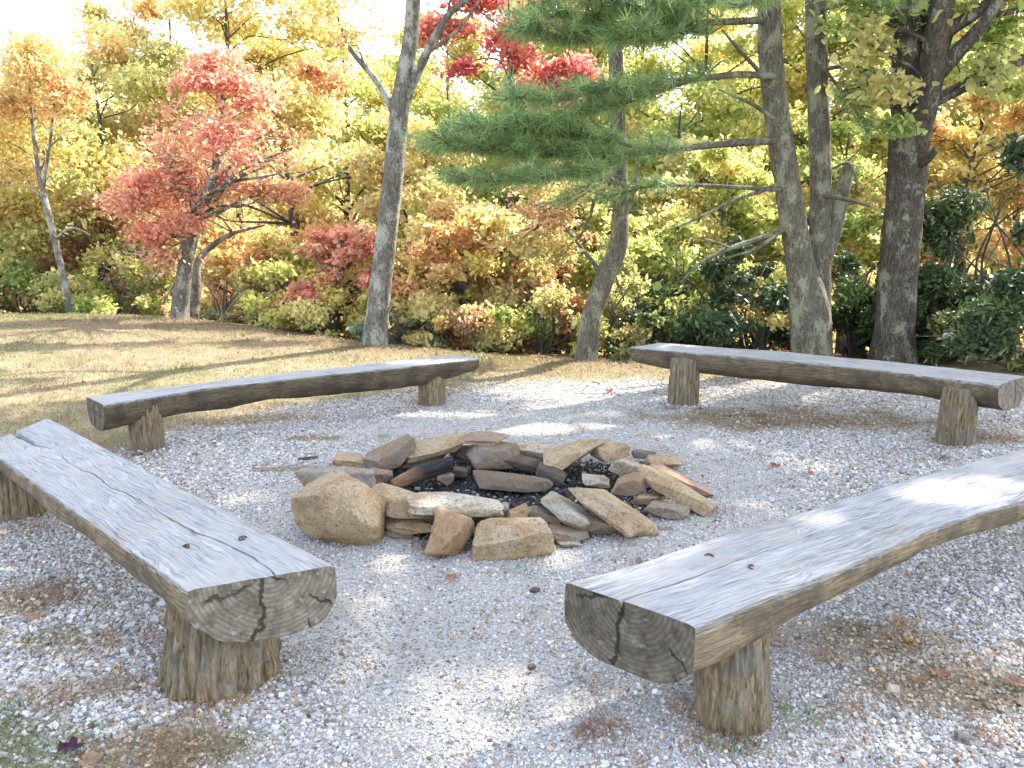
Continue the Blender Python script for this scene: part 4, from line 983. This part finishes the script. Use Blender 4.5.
# --- woods behind: picture column, distance, crown bottom and top (picture rows), crown half width (m), palette, leaves, label
def wood_tree(u, y, v_top, v_bot, rad, pal, n, label, name, seed, size=.11, r0=.09, lean=0, bark=None, ncl=26, stem_to=None):
    rng = np.random.default_rng(seed); b = gp(u, y)
    zt = at(u, v_top, y)[2]; zb = at(u, v_bot, y)[2]
    top = np.array([b[0] + lean, y, zt]); H = zt - b[2]
    wob = lambda s: rng.normal(0, s, 3) * np.array([1, 1, 0])
    path = [b, b + (top - b) * .3 + wob(.08), b + (top - b) * .6 + wob(.14), b + (top - b) * .95]
    cl = []
    for k in range(ncl):
        q = (k + rng.uniform()) / ncl; z = zb + (zt - zb) * q
        w = rad * (1 - .75 * abs(q - .42) ** 1.5 * 1.6); a = rng.uniform(0, 2 * PI); rr = w * math.sqrt(rng.uniform(.05, 1))
        r = rng.uniform(.28, .5) * rad * .8
        c = b + (top - b) * ((z - b[2]) / H); cl.append((np.array([c[0] + rr * math.cos(a), c[1] + rr * math.sin(a), z]), np.array([r, r, r * .55])))
    return tree(name, label, 'tree', b, [(path, [r0, r0 * .8, r0 * .5, .012])], cl, n, size, pal, bark or M_BARK_THIN, WOODS, seed, 10, .08, .6, 1.5, True, 2, step=.25)
W = [
 # left third
 (110, 17, 48, 260, 2.6, OLV + YGR + YEL, 13000, 'tall olive yellow tree rising behind the left of the red maple', 'olive_tree'),
 (235, 19, -60, 130, 2.6, YEL + GLD, 11000, 'tall yellow tree overtopping the red maple', 'yellow_tree'),
 (185, 22, -40, 220, 2.4, OLV + GLD, 9000, 'olive gold tree straight behind the red maple', 'gold_tree'),
 (30, 20, 110, 300, 2.6, YGR + GRE + GRE, 11000, 'bright green tree low at the far left', 'green_tree'),
 (-15, 15, 70, 300, 1.8, OLV + ORG, 8000, 'brownish olive tree cut by the left border', 'brown_tree'),
 (95, 15.5, 200, 315, 1.5, OLV + BRW + YGR, 7000, 'low russet and olive tree right of the slender leaning tree', 'russet_tree'),
 (300, 16, 60, 290, 2.1, YEL + ORG + GLD, 12000, 'yellow orange tree between the red maple and the mottled trunk', 'amber_tree'),
 (333, 11.9, 232, 300, .72, PKR, 5000, 'low red maple spray left of the mottled trunk', 'red_maple'),
 (345, 21, 30, 260, 2.4, YEL + YGR + YGR, 10000, 'pale yellow tree behind the mottled trunk', 'pale_tree'),
 (275, 14, 235, 330, 1.3, GLD + ORG + YEL, 8000, 'golden bushy tree at the right foot of the red maple', 'golden_tree'),
 # middle
 (430, 15, 120, 300, 1.6, GLD + YEL, 9500, 'yellow gold tree just right of the mottled trunk', 'gold_tree'),
 (455, 19, 60, 280, 2.1, YEL + YGR + GRE, 10000, 'yellow tree filling the gap left of the pine boughs', 'yellow_tree'),
 (470, 11.8, 215, 350, 1.15, ORG + GLD + YEL, 8500, 'orange gold tree low behind the left back bench end', 'orange_tree'),
 (510, 14, -40, 105, 1.45, RDD, 8500, 'crimson maple high up left of the pine', 'crimson_maple'),
 (535, 17, 130, 320, 1.8, YGR + GRE, 9000, 'yellow green tree behind the crooked trunk', 'lime_tree'),
 (555, 12.5, 190, 345, 1.0, BRW + OLV + GRE + YGR, 6000, 'russet tree leafing left of the crooked trunk', 'russet_tree'),
 (590, 21, 20, 260, 2.6, YGR + GRE, 11000, 'lime tree rising behind the pine boughs', 'lime_tree'),
 # right
 (665, 16, 90, 320, 1.9, YEL + YGR + YGR + GRE, 12000, 'bright yellow tree between the crooked trunk and the pine', 'yellow_tree'),
 (715, 13, 150, 320, 1.3, YEL + YGR + GRE, 9000, 'yellow green tree right behind the dead pine twigs', 'lime_tree'),
 (725, 21, 40, 260, 2.5, YGR + YEL + GRE, 10000, 'tall mixed yellow tree left of the pine stems', 'tall_tree'),
 (845, 14.5, 120, 330, 1.4, YEL + YGR + GRE, 9500, 'yellow tree seen between the pine and the oak', 'yellow_tree'),
 (850, 20, -30, 200, 2.4, YGR + GRE, 9500, 'green tree high between the pine and the oak', 'green_tree'),
 (960, 13, 95, 260, 1.35, ORG + GLD + YEL + YEL, 10500, 'orange tree just right of the oak', 'orange_tree'),
 (1015, 16, 20, 260, 2.2, GLD + YEL + YGR + GRE, 10500, 'golden tree at the right border behind the orange one', 'golden_tree'),
 (960, 21, -60, 180, 2.6, YGR + YEL, 9500, 'tall yellow green tree behind the oak limbs', 'tall_tree'),
 (520, 26, -70, 200, 2.8, YEL + YGR, 9000, 'pale yellow tree far behind the crimson maple', 'pale_tree'),
 (640, 27, -90, 220, 3.0, YGR + GRE, 10000, 'tall green tree far behind the pine boughs', 'green_tree'),
 (765, 27, -90, 220, 3.0, YGR + YEL, 10000, 'tall lime tree far behind the pine stems', 'lime_tree'),
 (880, 27, -110, 200, 3.0, YGR + GLD, 9000, 'gold green tree far behind the oak', 'gold_tree'),
 (450, 25, 20, 240, 2.4, YEL + GLD + YGR, 9000, 'pale gold tree far behind the mottled trunk fork', 'pale_tree'),
 (405, 12.3, 225, 345, 1.0, GLD + YEL, 6500, 'loose yellow sapling at the right of the mottled trunk foot', 'yellow_sapling'),
 (525, 12.2, 235, 350, 1.0, ORG + GLD + YEL, 6000, 'loose orange sapling between the orange gold tree and the crooked trunk', 'orange_sapling'),
 (300, 13, 255, 335, 1.0, YEL + YGR, 6000, 'loose yellow sapling between the red maple and the bright yellow shrub', 'yellow_sapling'),
 (655, 11.6, 220, 345, .95, YEL + YGR + GRE, 6000, 'loose lime sapling between the crooked trunk and the evergreen shrubs', 'lime_sapling'),
 (690, 18.5, -70, 170, 2.1, YGR + GRE + YEL, 9000, 'yellow green tree high between the pine boughs', 'lime_tree'),
 (800, 17.5, -80, 130, 2.0, YGR + YEL, 8500, 'yellow green tree high behind the twin pine stems', 'lime_tree'),
 (570, 19, -60, 140, 2.0, YEL + YGR + GRE, 8500, 'pale green tree high behind the crooked trunk', 'pale_tree'),
 (1000, 19, -80, 120, 2.2, GLD + YGR + ORG, 8500, 'gold orange tree high behind the right border', 'gold_tree'),
 (1075, 13, -40, 250, 1.9, OLV + ORG, 8500, 'olive orange tree reaching in over the right border', 'olive_tree'),
]
for k, (u, y, vt, vb, rad, pal, n, label, name) in enumerate(W):
    wood_tree(u, y, vt, vb, rad, pal, int(n * 2.1), label, name, 200 + k, (.044 + .0025 * y), .05 + .0022 * y, lean=R0.uniform(-.3, .3))

# --- shrubs
def shrub(u, y, h, rad, pal, n, label, name, seed, size=.085, aspect=1.7, m=None, flat=.5, ncl=16, base=None):
    rng = np.random.default_rng(seed); b = gp(u, y); cl = []
    for _ in range(ncl):
        a = rng.uniform(0, 2 * PI); q = 1.35 * math.sqrt(rng.uniform()); z = h * rng.uniform(.08, 1.25) * (1 - .35 * q)
        r = rng.uniform(.18, .48) * rad; cl.append((b + np.array([rad * q * math.cos(a), rad * q * math.sin(a), z]), np.array([r, r, r * .7])))
    st = [([b + rng.normal(0, .05, 3) * [1, 1, 0], b + np.array([rng.normal(0, .3) * rad, rng.normal(0, .3) * rad, h * .5]), b + np.array([rng.normal(0, .5) * rad, rng.normal(0, .5) * rad, h * .9])], [.02, .014, .004]) for _ in range(5)]
    return tree(name, label, 'shrub', b, st, cl, n, size, pal, M_BARK_THIN, 'shrubs along the clearing edge', seed, 7, .05, flat, aspect, True, 2, m, .15, .004, 'foliage')
S = [
 (700, 10.0, 1.5, .75, DGR, 6500, 'dark evergreen shrub left of the pine', 'evergreen_shrub', .1, 2.6, 1),
 (748, 9.9, 1.25, .6, DGR + DGR + [(.14, .2, .05)], 5000, 'dark leafy shrub touching the pine trunk', 'evergreen_shrub', .1, 2.6, 1),
 (760, 9.6, .75, .5, GLD + YEL, 3000, 'low golden shrub at the foot of the pine', 'golden_shrub', .07, 1.6, 0),
 (850, 9.9, 1.3, .55, DGR + [(.14, .2, .05)], 4500, 'dark shrub in the gap between pine and oak', 'evergreen_shrub', .1, 2.6, 1),
 (945, 9.6, 1.7, .75, DGR, 6500, 'dark evergreen shrub right of the oak', 'evergreen_shrub', .1, 2.6, 1),
 (1000, 9.0, 2.1, .85, DGR, 8000, 'tallest dark evergreen shrub at the right border', 'evergreen_shrub', .11, 2.8, 1),
 (1045, 8.3, 2.5, .7, DGR, 6000, 'dark evergreen shrub leaning in from the right border', 'evergreen_shrub', .11, 2.8, 1),
 (960, 9.2, 1.0, .6, DGR + [(.2, .2, .07)], 4500, 'low dark shrub behind the right back bench', 'evergreen_shrub', .09, 2.4, 1),
 (660, 9.8, .8, .5, OLV + DGR + DGR, 3500, 'small olive shrub behind the left end of the right back bench', 'olive_shrub', .075, 1.8, 0),
 (620, 10.2, 1.1, .6, YGR + OLV, 4500, 'olive yellow shrub just right of the crooked trunk', 'olive_shrub', .08, 1.7, 0),
 (545, 10.6, 1.1, .7, OLV + BRW + GRE, 5500, 'dusky brown shrub left of the crooked trunk', 'brown_shrub', .08, 1.7, 0),
 (500, 11.2, 1.1, .6, YEL + GLD + YGR, 4500, 'yellow gold shrub behind the end of the left back bench', 'golden_shrub', .08, 1.7, 0),
 (440, 11.3, .8, .6, YGR + GLD, 4500, 'yellow green shrub right of the mottled trunk', 'lime_shrub', .08, 1.7, 0),
 (400, 10.8, .45, .4, [(.2, .26, .16), (.26, .32, .2), (.3, .34, .2)], 2200, 'low grey green plant at the foot of the mottled trunk', 'grey_shrub', .06, 2.2, 0),
 (325, 12.0, .95, .75, YEL + YGR, 6000, 'bright yellow shrub left of the mottled trunk', 'yellow_shrub', .08, 1.6, 0),
 (225, 12.6, .75, .45, [(.34, .4, .26), (.42, .46, .3), (.4, .42, .18)], 3000, 'pale silvery green shrub right of the red maple', 'silvery_shrub', .06, 2.4, 0),
 (265, 13.0, .7, .7, YEL + GLD, 5000, 'yellow gold shrub right of the silvery one', 'golden_shrub', .08, 1.6, 0),
 (115, 13.8, .9, .8, GRE + YGR + OLV, 5500, 'green shrub behind the crest left of the red maple', 'green_shrub', .08, 1.7, 0),
 (25, 14.6, .9, 1.0, GRE + YGR, 6500, 'leafy green shrub on the crest at the far left', 'green_shrub', .09, 1.7, 0),
 (890, 10.4, 1.0, .5, YGR + GLD, 3500, 'yellowish shrub behind the oak trunk', 'lime_shrub', .08, 1.6, 0),
]
for k, (u, y, h, rad, pal, n, label, name, sz, asp, gl) in enumerate(S):
    shrub(u, y, h, rad, pal, int(n * (1.7 if gl else 1.7)), label, name, 300 + k, sz * (.72 if gl else .68), asp, M_GLOSSLEAF if gl else M_LEAF)

def build_far_woods():
    rng = np.random.default_rng(9); n = 125000
    y = rng.uniform(26, 75, n); x = rng.uniform(-1, 1, n) * (.95 * y + 10)
    P0 = np.stack([x, y, 0 * x], 1)
    top = 6.5 + 6 * sstep(-.4, .6, fbm(P0, .13, 3, 3)) + .055 * y; g = gz(x, y)
    z = g + (top - g * .6) * rng.uniform(.02, 1, n)
    z = np.minimum(z, CAMH + y * (.03 + (.1 + .07 * sstep(-.2, .1, x / y)) * sstep(-.6, .4, noise(P0, .22, 12))) + 1.0)
    pal = np.array(YEL + YGR + GLD + OLV + ORG + GRE); reg = (fbm(P0, .2, 66, 2) * .5 + .5) * len(pal); i = np.clip(reg + rng.normal(0, 1.5, n), 0, len(pal) - 1).astype(int)
    V, Q, C = leaves_at(np.stack([x, y, z], 1), (.1 + .006 * y) * np.exp(rng.normal(0, .3, n)), np.clip(pal[i] * np.exp(rng.normal(0, .2, (n, 1))), 0, .8), rng, .4, 1.4)
    o = obj('far_woods', mesh_np('far_woods', V, [Q], {'leaf_col': C}, False), M_LEAF); tag(o, None, None, None, 'stuff')
build_far_woods()
build_litter()

# ------------------------------------------------------------------ light, sky, camera
w = bpy.data.worlds.new('World'); SC.world = w; w.use_nodes = True; nt = w.node_tree; nt.nodes.clear()
sky = nt.nodes.new('ShaderNodeTexSky'); sky.sky_type = 'NISHITA'; sky.sun_disc = False
sky.sun_elevation = SUN_EL; sky.sun_rotation = SUN_AZ; sky.altitude = 600; sky.air_density = 1.0; sky.dust_density = 2.5; sky.ozone_density = 1.0
bg = nt.nodes.new('ShaderNodeBackground'); bg.inputs[1].default_value = .15
ou = nt.nodes.new('ShaderNodeOutputWorld'); hs = N(nt, 'ShaderNodeHueSaturation', Saturation=.55); nt.links.new(sky.outputs[0], hs.inputs['Color']); nt.links.new(hs.outputs[0], bg.inputs[0]); nt.links.new(bg.outputs[0], ou.inputs[0])
sd = bpy.data.lights.new('sun', 'SUN'); sd.energy = 2.8; sd.angle = math.radians(.9); sd.color = (1, .93, .82)
so = bpy.data.objects.new('sun', sd); COL.objects.link(so); so.rotation_euler = Vector(SDIR).to_track_quat('Z', 'Y').to_euler(); so.location = (20, 18, 25)
cd = bpy.data.cameras.new('camera'); cam = bpy.data.objects.new('camera', cd); COL.objects.link(cam)
cam.location = (0, 0, CAMH); cam.rotation_euler = (PI / 2 - PITCH, 0, 0)
cd.sensor_width = 36; cd.lens = FPX / 1024 * 36; cd.clip_end = 3000; cd.clip_start = .05
SC.camera = cam
SC.view_settings.view_transform = 'Standard'; SC.view_settings.look = 'None'; SC.view_settings.gamma = 1; SC.view_settings.use_curve_mapping = False
SC.view_settings.exposure = 2.65
SC.cycles.use_denoising = True
try: SC.cycles.denoiser = 'OPENIMAGEDENOISE'; SC.cycles.denoising_input_passes = 'RGB_ALBEDO_NORMAL'
except Exception: pass
SC.cycles.max_bounces = 12; SC.cycles.diffuse_bounces = 8; SC.cycles.transmission_bounces = 10; SC.cycles.glossy_bounces = 2
SC.cycles.sample_clamp_indirect = 8
SC.render.use_persistent_data = False
